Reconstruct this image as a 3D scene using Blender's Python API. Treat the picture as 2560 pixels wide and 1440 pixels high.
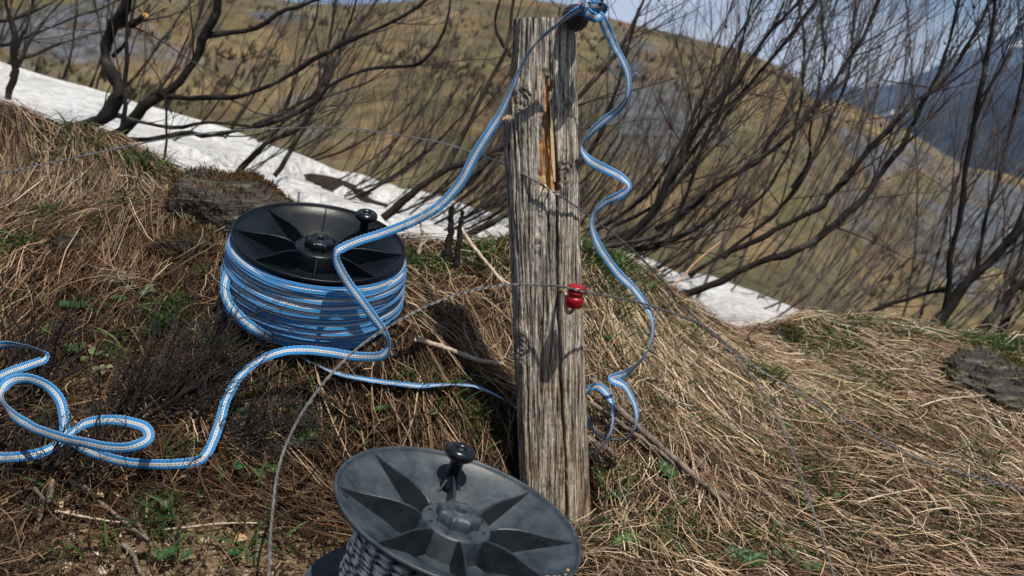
import bpy, math, random
import numpy as np
from mathutils import Matrix, Vector

SC = bpy.context.scene
for o in list(bpy.data.objects):
    bpy.data.objects.remove(o)

# ------------------------------------------------------------------ camera
F = 2400.0                      # focal length in photo pixels (photo 2560 x 1440)
PITCH = math.radians(11.1)
CAMZ = 0.69
cp, sp = math.cos(PITCH), math.sin(PITCH)
cam_d = bpy.data.cameras.new("camera")
cam = bpy.data.objects.new("camera", cam_d)
SC.collection.objects.link(cam)
cam.location = (0, 0, CAMZ)
cam.rotation_euler = (math.radians(90) - PITCH, 0, 0)
cam_d.sensor_width = 36.0
cam_d.lens = 36.0 * F / 2560.0
cam_d.clip_start = 0.05
cam_d.clip_end = 40000
cam_d.dof.use_dof = True
cam_d.dof.focus_distance = 1.48
cam_d.dof.aperture_fstop = 6.8
SC.camera = cam

# ------------------------------------------------------------------ sky + sun
SUN_EL = math.radians(61)
SUN_AZ = math.radians(36)       # to the right of straight behind the camera
to_sun = Vector((math.sin(SUN_AZ) * math.cos(SUN_EL), -math.cos(SUN_AZ) * math.cos(SUN_EL), math.sin(SUN_EL)))
W = bpy.data.worlds.new("World")
SC.world = W
W.use_nodes = True
nt = W.node_tree
nt.nodes.clear()
w_out = nt.nodes.new("ShaderNodeOutputWorld")
w_bg = nt.nodes.new("ShaderNodeBackground")
sky = nt.nodes.new("ShaderNodeTexSky")
sky.sky_type = 'NISHITA'
sky.sun_disc = False
sky.sun_elevation = SUN_EL
sky.sun_rotation = math.atan2(to_sun.x, to_sun.y)
sky.altitude = 1800
sky.air_density = 1.0
sky.dust_density = 0.6
# thin high cloud, the same all round
w_tc = nt.nodes.new("ShaderNodeTexCoord")
w_mp = nt.nodes.new("ShaderNodeMapping")
w_mp.inputs['Scale'].default_value = (1.0, 1.0, 3.2)
w_mp.inputs['Location'].default_value = (2.95, 3.85, 0.55)
w_ns = nt.nodes.new("ShaderNodeTexNoise")
w_ns.inputs['Scale'].default_value = 2.6
w_ns.inputs['Detail'].default_value = 6
w_rp = nt.nodes.new("ShaderNodeValToRGB")
w_rp.color_ramp.elements[0].position = 0.48
w_rp.color_ramp.elements[1].position = 0.62
w_rp.color_ramp.elements[1].color = (0.85, 0.85, 0.85, 1)
w_mx = nt.nodes.new("ShaderNodeMixRGB")
w_mx.inputs['Color2'].default_value = (13.0, 13.6, 15.4, 1)
nt.links.new(w_tc.outputs['Generated'], w_mp.inputs['Vector'])
nt.links.new(w_mp.outputs['Vector'], w_ns.inputs['Vector'])
nt.links.new(w_ns.outputs['Fac'], w_rp.inputs['Fac'])
nt.links.new(w_rp.outputs['Color'], w_mx.inputs['Fac'])
nt.links.new(sky.outputs['Color'], w_mx.inputs['Color1'])
nt.links.new(w_mx.outputs['Color'], w_bg.inputs['Color'])
w_bg.inputs['Strength'].default_value = 0.05
nt.links.new(w_bg.outputs['Background'], w_out.inputs['Surface'])

sun_d = bpy.data.lights.new("sun", 'SUN')
sun_d.energy = 5.0
sun_d.angle = math.radians(0.5)
sun_d.color = (1.0, 0.93, 0.80)
sun = bpy.data.objects.new("sun", sun_d)
SC.collection.objects.link(sun)
sun.rotation_euler = to_sun.to_track_quat('Z', 'Y').to_euler()
sun.location = (2, -3, 6)

vs = SC.view_settings
vs.view_transform = 'Standard'
vs.look = 'None'
vs.exposure = 0.45
vs.gamma = 1.0
vs.use_curve_mapping = False
SC.cycles.use_denoising = True
SC.cycles.max_bounces = 6
SC.cycles.diffuse_bounces = 2
SC.cycles.glossy_bounces = 2
SC.cycles.transmission_bounces = 4
SC.cycles.transparent_max_bounces = 4
SC.cycles.volume_bounces = 0
SC.cycles.sample_clamp_indirect = 4.0

# ------------------------------------------------------------------ helpers
def at(px, py, Y):
    """point seen at photo pixel (px, py) at ground distance Y in front of the camera"""
    px = np.asarray(px, float); py = np.asarray(py, float); Y = np.asarray(Y, float)
    u = (px - 1280) / F; v = -(py - 720) / F
    dy = cp + v * sp; dz = -sp + v * cp
    k = Y / dy
    return np.stack(np.broadcast_arrays(u * k, Y, CAMZ + dz * k), -1)

def proj(P):
    x, y, z = P[..., 0], P[..., 1], P[..., 2] - CAMZ
    d = y * cp - z * sp
    up = y * sp + z * cp
    return 1280 + F * x / d, 720 - F * up / d, d

def hash2(ix, iy, seed):
    n = (ix.astype(np.int64) * 374761393 + iy.astype(np.int64) * 668265263 + seed * 974711) & 0xffffffff
    n = ((n ^ (n >> 13)) * 1274126177) & 0xffffffff
    n = (n ^ (n >> 16)) & 0xffffffff
    return n / 4294967295.0

def vnoise(x, y, seed=0):
    x = np.asarray(x, float); y = np.asarray(y, float)
    x, y = np.broadcast_arrays(x, y)
    ix = np.floor(x); iy = np.floor(y)
    fx = x - ix; fy = y - iy
    fx = fx * fx * (3 - 2 * fx); fy = fy * fy * (3 - 2 * fy)
    a = hash2(ix, iy, seed); b = hash2(ix + 1, iy, seed)
    c = hash2(ix, iy + 1, seed); d = hash2(ix + 1, iy + 1, seed)
    return (a * (1 - fx) + b * fx) * (1 - fy) + (c * (1 - fx) + d * fx) * fy

def fbm(x, y, seed=0, oct=4, gain=0.5):
    s = 0; a = 1; t = 0
    for i in range(oct):
        s = s + a * vnoise(np.asarray(x) * 2 ** i, np.asarray(y) * 2 ** i, seed + i * 17)
        t += a; a *= gain
    return s / t

def sstep(a, b, x):
    t = np.clip((x - a) / (b - a), 0, 1)
    return t * t * (3 - 2 * t)

def norm(v):
    v = np.asarray(v, float)
    return v / np.maximum(np.linalg.norm(v, axis=-1, keepdims=True), 1e-9)

def mesh_np(name, verts, faces, mat=None, smooth=True, colors=None, uvs=None):
    """faces: list of (n,k) int arrays"""
    me = bpy.data.meshes.new(name)
    verts = np.asarray(verts, np.float32).reshape(-1, 3)
    if not isinstance(faces, (list, tuple)):
        faces = [faces]
    faces = [np.asarray(f, np.int32) for f in faces if len(f)]
    me.vertices.add(len(verts))
    me.vertices.foreach_set("co", verts.ravel())
    loops = np.concatenate([f.ravel() for f in faces])
    sizes = np.concatenate([np.full(len(f), f.shape[1], np.int32) for f in faces])
    starts = np.concatenate([[0], np.cumsum(sizes)[:-1]]).astype(np.int32)
    me.loops.add(len(loops))
    me.loops.foreach_set("vertex_index", loops)
    me.polygons.add(len(sizes))
    me.polygons.foreach_set("loop_start", starts)
    me.polygons.foreach_set("loop_total", sizes)
    me.polygons.foreach_set("use_smooth", np.full(len(sizes), smooth, bool))
    me.update(calc_edges=True)
    if colors is not None:
        ca = me.color_attributes.new("Col", 'FLOAT_COLOR', 'POINT')
        c = np.ones((len(verts), 4), np.float32)
        c[:, :3] = colors
        ca.data.foreach_set("color", c.ravel())
    if uvs is not None:                       # per vertex uv
        ul = me.uv_layers.new(name="UVMap")
        ul.data.foreach_set("uv", np.asarray(uvs, np.float32)[loops].ravel())
    me.validate()
    if mat is not None:
        me.materials.append(mat)
    return me

def link(name, me, parent=None, mat=None, label=None, cat=None, group=None, kind=None):
    o = bpy.data.objects.new(name, me)
    SC.collection.objects.link(o)
    if parent is not None:
        o.parent = parent
    if mat is not None and me is not None and not me.materials:
        me.materials.append(mat)
    tag(o, label, cat, group, kind)
    return o

def tag(o, label=None, cat=None, group=None, kind=None):
    if label: o["label"] = label
    if cat: o["category"] = cat
    if group: o["group"] = group
    if kind: o["kind"] = kind
    return o

def empty(name, loc, label, cat, group=None, M=None):
    o = bpy.data.objects.new(name, None)
    SC.collection.objects.link(o)
    o.empty_display_size = 0.05
    if M is not None:
        o.matrix_world = M
    else:
        o.location = Vector([float(v) for v in loc])
    return tag(o, label, cat, group)

def spline(P, n):
    """Catmull-Rom through the control rows P -> n rows, even in arc length of the first 3 columns"""
    P = np.asarray(P, float)
    Q = np.vstack([2 * P[0] - P[1], P, 2 * P[-1] - P[-2]])
    out = []
    for i in range(1, len(Q) - 2):
        t = np.linspace(0, 1, 24, endpoint=False)[:, None]
        p0, p1, p2, p3 = Q[i - 1], Q[i], Q[i + 1], Q[i + 2]
        out.append(0.5 * (2 * p1 + (p2 - p0) * t + (2 * p0 - 5 * p1 + 4 * p2 - p3) * t ** 2 + (3 * p1 - p0 - 3 * p2 + p3) * t ** 3))
    out = np.vstack(out + [P[-1:]])
    s = np.concatenate([[0], np.cumsum(np.linalg.norm(np.diff(out[:, :3], axis=0), axis=1))])
    q = np.linspace(0, s[-1], n)
    return np.stack([np.interp(q, s, out[:, k]) for k in range(out.shape[1])], 1), s[-1]

def tubes(P, R, sides=5, cap=False):
    """P (N,K,3), R (N,K) -> verts, quads"""
    P = np.asarray(P, float); R = np.asarray(R, float)
    if P.ndim == 2: P = P[None]; R = R[None]
    N, K, _ = P.shape
    T = norm(np.gradient(P, axis=1))
    ref = np.where(np.abs(T[:, :1, 2:3]) > 0.9, np.array([1., 0, 0]), np.array([0, 0, 1.]))
    A = norm(np.cross(T, np.broadcast_to(ref, T.shape)))
    B = np.cross(T, A)
    ang = np.arange(sides) / sides * 2 * np.pi
    V = P[:, :, None] + R[:, :, None, None] * (A[:, :, None] * np.cos(ang)[:, None] + B[:, :, None] * np.sin(ang)[:, None])
    idx = np.arange(N * K * sides).reshape(N, K, sides)
    a = idx[:, :-1]; b = idx[:, 1:]
    f = np.stack([a, np.roll(a, -1, 2), np.roll(b, -1, 2), b], -1).reshape(-1, 4)
    return V.reshape(-1, 3), f

def blades(P, Wd, S, col=None):
    """ribbons: P (N,K,3), Wd (N,K) half width, S (N,3) or (N,K,3) width direction"""
    N, K, _ = P.shape
    if S.ndim == 2: S = np.repeat(S[:, None], K, 1)
    V = np.stack([P - S * Wd[..., None], P + S * Wd[..., None]], 2)
    idx = np.arange(N * K * 2).reshape(N, K, 2)
    f = np.stack([idx[:, :-1, 0], idx[:, :-1, 1], idx[:, 1:, 1], idx[:, 1:, 0]], -1).reshape(-1, 4)
    c = None
    if col is not None:
        c = np.repeat(col[:, None], K * 2, 1).reshape(-1, 3)
    return V.reshape(-1, 3), f, c

def lathe(profile, n=64):
    """profile list of (r, z) -> verts, faces (open surface of revolution about z)"""
    p = np.asarray(profile, float)
    a = np.arange(n) / n * 2 * np.pi
    V = np.stack([p[:, None, 0] * np.cos(a), p[:, None, 0] * np.sin(a), np.repeat(p[:, 1:2], n, 1)], -1)
    idx = np.arange(len(p) * n).reshape(len(p), n)
    f = np.stack([idx[:-1], np.roll(idx[:-1], -1, 1), np.roll(idx[1:], -1, 1), idx[1:]], -1).reshape(-1, 4)
    return V.reshape(-1, 3), f

def join(parts):
    vs_, fs_, off = [], [], 0
    for v, f in parts:
        v = np.asarray(v, float).reshape(-1, 3)
        fl = f if isinstance(f, list) else [f]
        vs_.append(v)
        for g in fl:
            fs_.append(np.asarray(g) + off)
        off += len(v)
    by = {}
    for g in fs_:
        by.setdefault(g.shape[1], []).append(g)
    return np.vstack(vs_), [np.vstack(g) for g in by.values()]

# ------------------------------------------------------------------ materials
class NB:
    def __init__(self, name):
        self.m = bpy.data.materials.new(name)
        self.m.use_nodes = True
        self.t = self.m.node_tree
        self.b = self.t.nodes["Principled BSDF"]
        self.out = self.t.nodes["Material Output"]
    def n(self, typ, **kw):
        x = self.t.nodes.new("ShaderNode" + typ)
        for k, v in kw.items():
            if k in x.inputs.keys():
                x.inputs[k].default_value = v
            else:
                setattr(x, k, v)
        return x
    def l(self, a, b):
        self.t.links.new(a, b)
    def coord(self, kind='Object', scale=(1, 1, 1), rot=(0, 0, 0)):
        tc = self.n("TexCoord"); mp = self.n("Mapping")
        mp.inputs['Scale'].default_value = scale
        mp.inputs['Rotation'].default_value = rot
        self.l(tc.outputs[kind], mp.inputs['Vector'])
        return mp.outputs['Vector']
    def noise(self, vec, scale, detail=4, rough=0.55, dist=0.0):
        x = self.n("TexNoise")
        x.inputs['Scale'].default_value = scale
        x.inputs['Detail'].default_value = detail
        x.inputs['Roughness'].default_value = rough
        x.inputs['Distortion'].default_value = dist
        self.l(vec, x.inputs['Vector'])
        return x.outputs['Fac']
    def ramp(self, fac, stops):
        x = self.n("ValToRGB")
        e = x.color_ramp.elements
        while len(e) > 1: e.remove(e[-1])
        e[0].position = stops[0][0]; e[0].color = (*stops[0][1], 1)
        for p, c in stops[1:]:
            q = e.new(p); q.color = (*c, 1)
        self.l(fac, x.inputs['Fac'])
        return x.outputs['Color']
    def mix(self, fac, a, b, mode='MIX'):
        x = self.n("MixRGB"); x.blend_type = mode
        for inp, v in (('Fac', fac), ('Color1', a), ('Color2', b)):
            if isinstance(v, (int, float)): x.inputs[inp].default_value = v
            elif isinstance(v, tuple): x.inputs[inp].default_value = (*v, 1)
            else: self.l(v, x.inputs[inp])
        return x.outputs['Color']
    def math(self, op, a, b=0.0):
        x = self.n("Math"); x.operation = op
        for i, v in enumerate((a, b)):
            if isinstance(v, (int, float)): x.inputs[i].default_value = v
            else: self.l(v, x.inputs[i])
        return x.outputs[0]
    def bump(self, h, dist, strength=1.0):
        x = self.n("Bump")
        x.inputs['Distance'].default_value = dist
        x.inputs['Strength'].default_value = strength
        self.l(h, x.inputs['Height'])
        self.l(x.outputs['Normal'], self.b.inputs['Normal'])
    def set(self, **kw):
        for k, v in kw.items():
            k = k.replace('_', ' ')
            if isinstance(v, tuple): self.b.inputs[k].default_value = (*v, 1) if len(v) == 3 else v
            elif isinstance(v, (int, float)): self.b.inputs[k].default_value = v
            else: self.l(v, self.b.inputs[k])
        return self.m

def vcol(nb):
    a = nb.n("VertexColor"); a.layer_name = "Col"
    return a.outputs['Color']

def mat_blade(name, trans=0.3, rough=0.75):
    nb = NB(name)
    c = vcol(nb)
    v = nb.coord('Object')
    k = nb.noise(v, 160, 2)
    c2 = nb.mix(0.45, c, nb.ramp(k, [(0.3, (0.35, 0.32, 0.3)), (0.7, (1.0, 1.0, 1.0))]), 'MULTIPLY')
    nb.set(Base_Color=c2, Roughness=rough)
    nb.b.inputs['Specular IOR Level'].default_value = 0.25
    tr = nb.n("BsdfTranslucent"); nb.l(c2, tr.inputs['Color'])
    mx = nb.n("MixShader"); mx.inputs['Fac'].default_value = trans
    nb.l(nb.b.outputs[0], mx.inputs[1]); nb.l(tr.outputs[0], mx.inputs[2])
    nb.l(mx.outputs[0], nb.out.inputs['Surface'])
    return nb.m

def mat_simple(name, col, rough=0.6, metal=0.0, nscale=0, ncol=None, bump=0, spec=0.5):
    nb = NB(name)
    nb.set(Base_Color=col, Roughness=rough, Metallic=metal)
    nb.b.inputs['Specular IOR Level'].default_value = spec
    if nscale:
        k = nb.noise(nb.coord('Object'), nscale, 5)
        nb.set(Base_Color=nb.ramp(k, [(0.32, col), (0.68, ncol or tuple(x * 1.8 for x in col))]))
        if bump: nb.bump(k, bump)
    return nb.m
# ------------------------------------------------------------------ frames of the big things (needed by the terrain)
def disc_frame(px, py, Y, ratio, tilt):
    """world frame of a disc whose ellipse in the photo has the given minor/major ratio and tilt (degrees, down to the right)"""
    c = at(px, py, Y)
    d = norm(c - np.array([0, 0, CAMZ]))
    right = norm(np.cross(d, [0, 0, 1.0])); up = np.cross(right, d)
    t = math.radians(tilt)
    e1 = norm(right * math.cos(t) - up * math.sin(t))           # major axis
    upm = right * math.sin(t) + up * math.cos(t)
    s = math.sqrt(1 - ratio * ratio)
    n = norm(upm * s - d * ratio)
    e2 = np.cross(n, e1)
    M = Matrix(((e1[0], e2[0], n[0], c[0]), (e1[1], e2[1], n[1], c[1]), (e1[2], e2[2], n[2], c[2]), (0, 0, 0, 1)))
    return M

M_BLUE = disc_frame(801, 600, 1.647, 0.44, 9.9)
M_FRONT = disc_frame(1150, 1281, 1.046, 0.455, 21.0)
REEL_R, REEL_H = 0.150, 0.135

# ------------------------------------------------------------------ terrain
CT = [(-300,150,2.3),(0,250,2.2),(100,295,2.2),(210,340,2.18),(340,410,2.17),(430,432,2.2),(600,540,2.12),(720,560,2.05),
 (0,510,2.06),(200,540,2.03),(400,535,2.0),(470,590,1.90),(600,620,1.86),
 (-300,560,1.95),(0,600,1.88),(300,600,1.85),(520,640,1.82),
 (0,750,1.73),(250,760,1.71),(500,780,1.68),
 (0,900,1.58),(250,900,1.58),(600,880,1.58),(780,866,1.6),(980,850,1.62),
 (0,1100,1.40),(300,1100,1.40),(600,1100,1.43),(900,1100,1.50),(1150,1080,1.58),(1250,1000,1.68),
 (0,1300,1.22),(300,1300,1.22),(600,1300,1.24),(0,1440,1.12),(600,1440,1.14),(-300,1440,1.1),(-300,1100,1.38),
 (1390,1290,1.55),(1480,1290,1.54),(1700,1100,1.72),(1600,950,1.85),(1480,1000,1.78),(1500,750,1.97),(1480,655,2.05),
 (1260,645,2.05),(1100,650,2.05),(980,640,2.05),(1150,750,1.92),(1150,900,1.74),
 (1600,705,2.12),(1700,770,2.16),(1800,835,2.2),(1900,862,2.27),(1980,840,2.32),(2130,822,2.4),(2300,850,2.4),(2560,885,2.45),(2900,900,2.5),
 (1700,850,2.02),(1900,950,2.0),(2200,950,2.08),(2560,1050,1.98),(2200,1100,1.82),(1900,1100,1.8),(2560,1250,1.68),
 (2200,1250,1.62),(1800,1250,1.57),(1600,1200,1.6),(2560,1440,1.45),(2000,1440,1.40),(1550,1440,1.36),(2900,1440,1.45),(2900,1100,1.95)]
C3 = [at(*c) for c in CT]
C3 += [np.array(p) for p in [(-.25,1.02,.075),(.12,1.0,.0),(-.06,1.05,.035),(-.5,.8,.05),(.5,.8,-.06),(0,.5,.0),(-.9,.5,.05),(.9,.5,-.1),(0,-.5,-.05),
                             (-.39,1.70,.315),(-.27,1.58,.262),(-.5,1.76,.35)]]
C3 = np.array(C3)

def tps_fit(P, z, lam=2e-4):
    d = np.linalg.norm(P[:, None] - P[None], axis=-1)
    K = np.where(d > 0, d * d * np.log(np.maximum(d, 1e-9)), 0) + lam * np.eye(len(P))
    A = np.hstack([np.ones((len(P), 1)), P])
    L = np.block([[K, A], [A.T, np.zeros((3, 3))]])
    return np.linalg.solve(L, np.concatenate([z, [0, 0, 0]]))

TPSW = tps_fit(C3[:, :2], C3[:, 2])
def tps(x, y):
    s = np.shape(x); q = np.stack([np.ravel(x), np.ravel(y)], 1)
    out = np.zeros(len(q))
    for i in range(0, len(q), 20000):
        b = q[i:i + 20000]
        d = np.linalg.norm(b[:, None] - C3[None, :, :2], axis=-1)
        K = np.where(d > 0, d * d * np.log(np.maximum(d, 1e-9)), 0)
        out[i:i + 20000] = K @ TPSW[:-3] + TPSW[-3] + b @ TPSW[-2:]
    return out.reshape(s)

RIDGE = np.array([(-3, 2.25), (-1.2, 2.20), (-.85, 2.19), (-.55, 2.17), (-.3, 2.1), (0, 2.08), (.2, 2.08), (.3, 2.14), (.5, 2.24), (.75, 2.38), (1.0, 2.45), (1.4, 2.5), (3, 2.6)])
def ridge_y(x):
    return np.interp(x, RIDGE[:, 0], RIDGE[:, 1])

def mid_z(x, y):
    xx = np.where(x > 4, 4 + (x - 4) * .5, np.where(x < -6, -6 + (x + 6) * .6, x))
    z = -.30 * xx - .02 + .10 * (fbm(x * .8, y * .8, 5, 3) - .5)
    z = z - .42 * np.maximum(y - 5.6, 0) ** 1.02
    return np.maximum(z, -15 - .05 * y)

def hgt_exact(x, y):
    x = np.asarray(x, float); y = np.asarray(y, float)
    xc = np.clip(x, -1.9, 2.1); yc = np.clip(y, -.6, 2.9)
    near = tps(xc, np.minimum(yc, ridge_y(xc) - .01))
    near = near - .30 * (x - xc) * sstep(0, .6, np.abs(x - xc)) - .0 * y
    near = near + .030 * (fbm(x * 6, y * 6, 1, 3) - .5) + .020 * (fbm(x * 19, y * 19, 2, 3) - .5)
    # shelf and hollows in the left bank
    near = near + .035 * np.exp(-((x + .62) / .22) ** 2 - ((y - 1.87) / .05) ** 2) - .05 * np.exp(-((x + .72) / .07) ** 2 - ((y - 1.80) / .05) ** 2)
    near = near - .06 * np.exp(-((x - .02) / .08) ** 2 - ((y - 1.80) / .07) ** 2)
    k = sstep(-.01, .50, y - ridge_y(x))
    return near * (1 - k) + mid_z(x, y) * k

def grow_axis(a, b, step, far, ratio):
    core = list(np.arange(a, b + 1e-6, step))
    s = step; up = []
    v = core[-1]
    while v < far[1]:
        s *= ratio; v += s; up.append(v)
    s = step; dn = []; v = core[0]
    while v > far[0]:
        s *= ratio; v -= s; dn.append(v)
    return np.array(dn[::-1] + core + up)

GX = grow_axis(-1.9, 2.1, .0125, (-60, 60), 1.12)
GY = grow_axis(.55, 3.0, .0125, (-6, 60), 1.09)
gx, gy = np.meshgrid(GX, GY, indexing='ij')
GZ = hgt_exact(gx, gy)

def hgt(x, y):
    x = np.asarray(x, float); y = np.asarray(y, float)
    i = np.clip(np.searchsorted(GX, x) - 1, 0, len(GX) - 2)
    j = np.clip(np.searchsorted(GY, y) - 1, 0, len(GY) - 2)
    fx = (x - GX[i]) / (GX[i + 1] - GX[i]); fy = (y - GY[j]) / (GY[j + 1] - GY[j])
    return (GZ[i, j] * (1 - fx) + GZ[i + 1, j] * fx) * (1 - fy) + (GZ[i, j + 1] * (1 - fx) + GZ[i + 1, j + 1] * fx) * fy

def ground_hit(px, py, lift=0.0, y0=.85, y1=3.2):
    """where the sight line through a photo pixel meets the ground"""
    Ys = np.arange(y0, y1, .004)
    P = at(px, py, Ys)
    d = P[:, 2] - hgt(P[:, 0], P[:, 1]) - lift
    k = np.argmax(d < 0) if np.any(d < 0) else len(Ys) - 1
    return P[k]

gi = np.arange(gx.size).reshape(gx.shape)
gf = np.stack([gi[:-1, :-1], gi[1:, :-1], gi[1:, 1:], gi[:-1, 1:]], -1).reshape(-1, 4)
nb = NB("soil_and_litter")
v = nb.coord('Object')
k1 = nb.noise(v, 9, 6); k2 = nb.noise(v, 60, 6, .65); k3 = nb.noise(v, 240, 4, .7)
soil = nb.ramp(k2, [(.36, (.010, .008, .006)), (.5, (.028, .020, .014)), (.62, (.075, .054, .034)), (.74, (.18, .135, .082))])
dirt = nb.ramp(k2, [(.3, (.13, .095, .055)), (.55, (.27, .20, .12)), (.75, (.40, .32, .20))])
col = nb.mix(vcol(nb), soil, dirt)
col = nb.mix(.5, col, nb.ramp(k3, [(.3, (.35, .33, .3)), (.7, (1, 1, 1))]), 'MULTIPLY')
nb.set(Base_Color=col, Roughness=.95)
nb.b.inputs['Specular IOR Level'].default_value = .1
hh = nb.math('ADD', k2, nb.math('MULTIPLY', k3, .5))
nb.bump(hh, .012)
M_soil = nb.m
# bare pale dirt near the lower left corner
gpx, gpy, gd = proj(np.stack([gx, gy, GZ], -1))
bare = np.exp(-((gx + .38) / .30) ** 2 - ((gy - 1.16) / .11) ** 2) + .8 * np.exp(-((gx + .72) / .12) ** 2 - ((gy - 1.55) / .05) ** 2) \
     + .45 * np.exp(-((gx - .35) / .5) ** 2 - ((gy - 1.3) / .12) ** 2)
bare = np.clip(bare * (.5 + fbm(gx * 9, gy * 9, 8, 3)), 0, 1)
gcol = np.repeat(bare.ravel()[:, None], 3, 1)
ground_me = mesh_np("ground", np.stack([gx, gy, GZ], -1), gf, M_soil, True, gcol)
ground = link("ground", ground_me, kind="structure")
def bare_at(x, y):
    return np.clip(np.exp(-((x + .38) / .30) ** 2 - ((y - 1.16) / .11) ** 2) + .8 * np.exp(-((x + .72) / .12) ** 2 - ((y - 1.55) / .05) ** 2), 0, 1)

# ------------------------------------------------------------------ snow lying behind the bank
def mat_snow():
    nb = NB("old_snow")
    v = nb.coord('Object')
    k = nb.noise(v, 3, 5); k2 = nb.noise(v, 22, 5, .6)
    nb.set(Base_Color=nb.mix(.6, nb.ramp(k, [(.3, (.44, .44, .445)), (.65, (.60, .615, .64))]), nb.ramp(k2, [(.38, (.55, .50, .44)), (.56, (1, 1, 1))]), 'MULTIPLY'), Roughness=.6)
    nb.b.inputs['Subsurface Weight'].default_value = 0.0
    nb.bump(nb.math('ADD', k2, nb.math('MULTIPLY', k, 2.0)), .05)
    return nb.m
M_snow = mat_snow()

def snow_field(name, label, mask, x0, x1, y0, y1, step, thick, base=None):
    xs = np.arange(x0, x1, step); ys = np.arange(y0, y1, step)
    X, Y = np.meshgrid(xs, ys, indexing='ij')
    m = mask(X, Y)
    Z = hgt(X, Y) + np.clip(m, -.6, 1) * thick + .030 * (fbm(X * 4, Y * 4, 9, 4) - .5)
    idx = np.arange(X.size).reshape(X.shape)
    f = np.stack([idx[:-1, :-1], idx[1:, :-1], idx[1:, 1:], idx[:-1, 1:]], -1)
    keep = (np.maximum.reduce([m[:-1, :-1], m[1:, :-1], m[1:, 1:], m[:-1, 1:]]) > -.55)
    f = f[keep]
    used = np.unique(f); re = np.full(X.size, -1); re[used] = np.arange(len(used))
    V = np.stack([X, Y, Z], -1).reshape(-1, 3)[used]
    return link(name, mesh_np(name, V, re[f], M_snow), label=label, kind="structure")

def mask_main(X, Y):
    top = 5.45 + .25 * (fbm(X * 1.6, 0 * X, 21, 3) - .5) * 2
    a = np.minimum((top - Y) * 4, (Y - (ridge_y(X) + .42)) * 5)
    right = (.95 + .25 * fbm(Y * 2, 0 * Y, 3, 2) - X) * 3
    holes = (fbm(X * 3.2, Y * 3.2, 33, 4) - .465) * 11 + np.clip(-X - 1.0, 0, 3) * 4 + np.clip(Y - 4.7, 0, 1) * 1.2
    gaps = (fbm(X * 4.2 + Y, Y * 2.6 - X, 39, 3) - .40) * 14 + np.clip(.15 - X, 0, 9) * 30
    return np.minimum(np.minimum(np.minimum(a, right), holes), gaps)
snow_field("snow", "broad bank of old snow lying below the left shrubs", mask_main, -6, 1.4, 2.5, 6.2, .04, .07)
def mask_right(X, Y):
    top = 5.5 + .35 * (fbm(X * 2.3, 0 * X, 71, 3) - .5) * 2
    a = np.minimum((top - Y) * 4, (Y - 4.1) * 5)
    holes = (fbm(X * 2.6, Y * 1.6, 47, 3) - .38) * 12
    return np.minimum(np.minimum(a, holes), np.minimum((X - .9) * 4, (2.4 - X) * 3))
snow_field("snow", "broken snow patches under the leaning shrubs beyond the post", mask_right, .8, 2.6, 3.9, 6.0, .04, .06)

# ------------------------------------------------------------------ far hills
def hill(name, sky, yfar, ynear, bottom, mat, amp, seed, cols=260, rows=110, power=1.6, screes=()):
    sky = np.array(sky, float)
    px = np.linspace(sky[0, 0], sky[-1, 0], cols)
    t = np.linspace(0, 1, rows)
    PX, T = np.meshgrid(px, t, indexing='ij')
    top = np.interp(px, sky[:, 0], sky[:, 1])
    top = top + 10 * (fbm(px / 160., px * 0, seed + 3, 4) - .5)
    PY = top[:, None] + (bottom - top[:, None]) * T
    YY = yfar * (ynear / yfar) ** (T ** (1 / power))
    P = at(PX, PY, YY)
    e = amp * (fbm(P[..., 0] / yfar * 11, P[..., 1] / yfar * 6, seed, 6, .6) - .5) * sstep(0, .10, T) * (YY / yfar) ** .8
    P[..., 2] += e
    W_ = np.zeros(PX.shape)
    for cx_, cy_, rx_, ry_, w_ in screes:
        W_ = np.maximum(W_, w_ * np.exp(-((PX - cx_) / rx_) ** 2 - ((PY - cy_) / ry_) ** 2))
    W_ = np.concatenate([W_[:, :1], W_], 1)
    back = P[:, :1].copy(); back[..., 1] *= 1.5; back[..., 0] *= 1.5; back[..., 2] -= yfar * .22
    P = np.concatenate([back, P], 1)
    idx = np.arange(P.shape[0] * P.shape[1]).reshape(P.shape[:2])
    f = np.stack([idx[:-1, :-1], idx[1:, :-1], idx[1:, 1:], idx[:-1, 1:]], -1).reshape(-1, 4)
    return link(name, mesh_np(name, P, f, mat, True, np.repeat(W_.reshape(-1, 1), 3, 1)), kind="structure")

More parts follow.
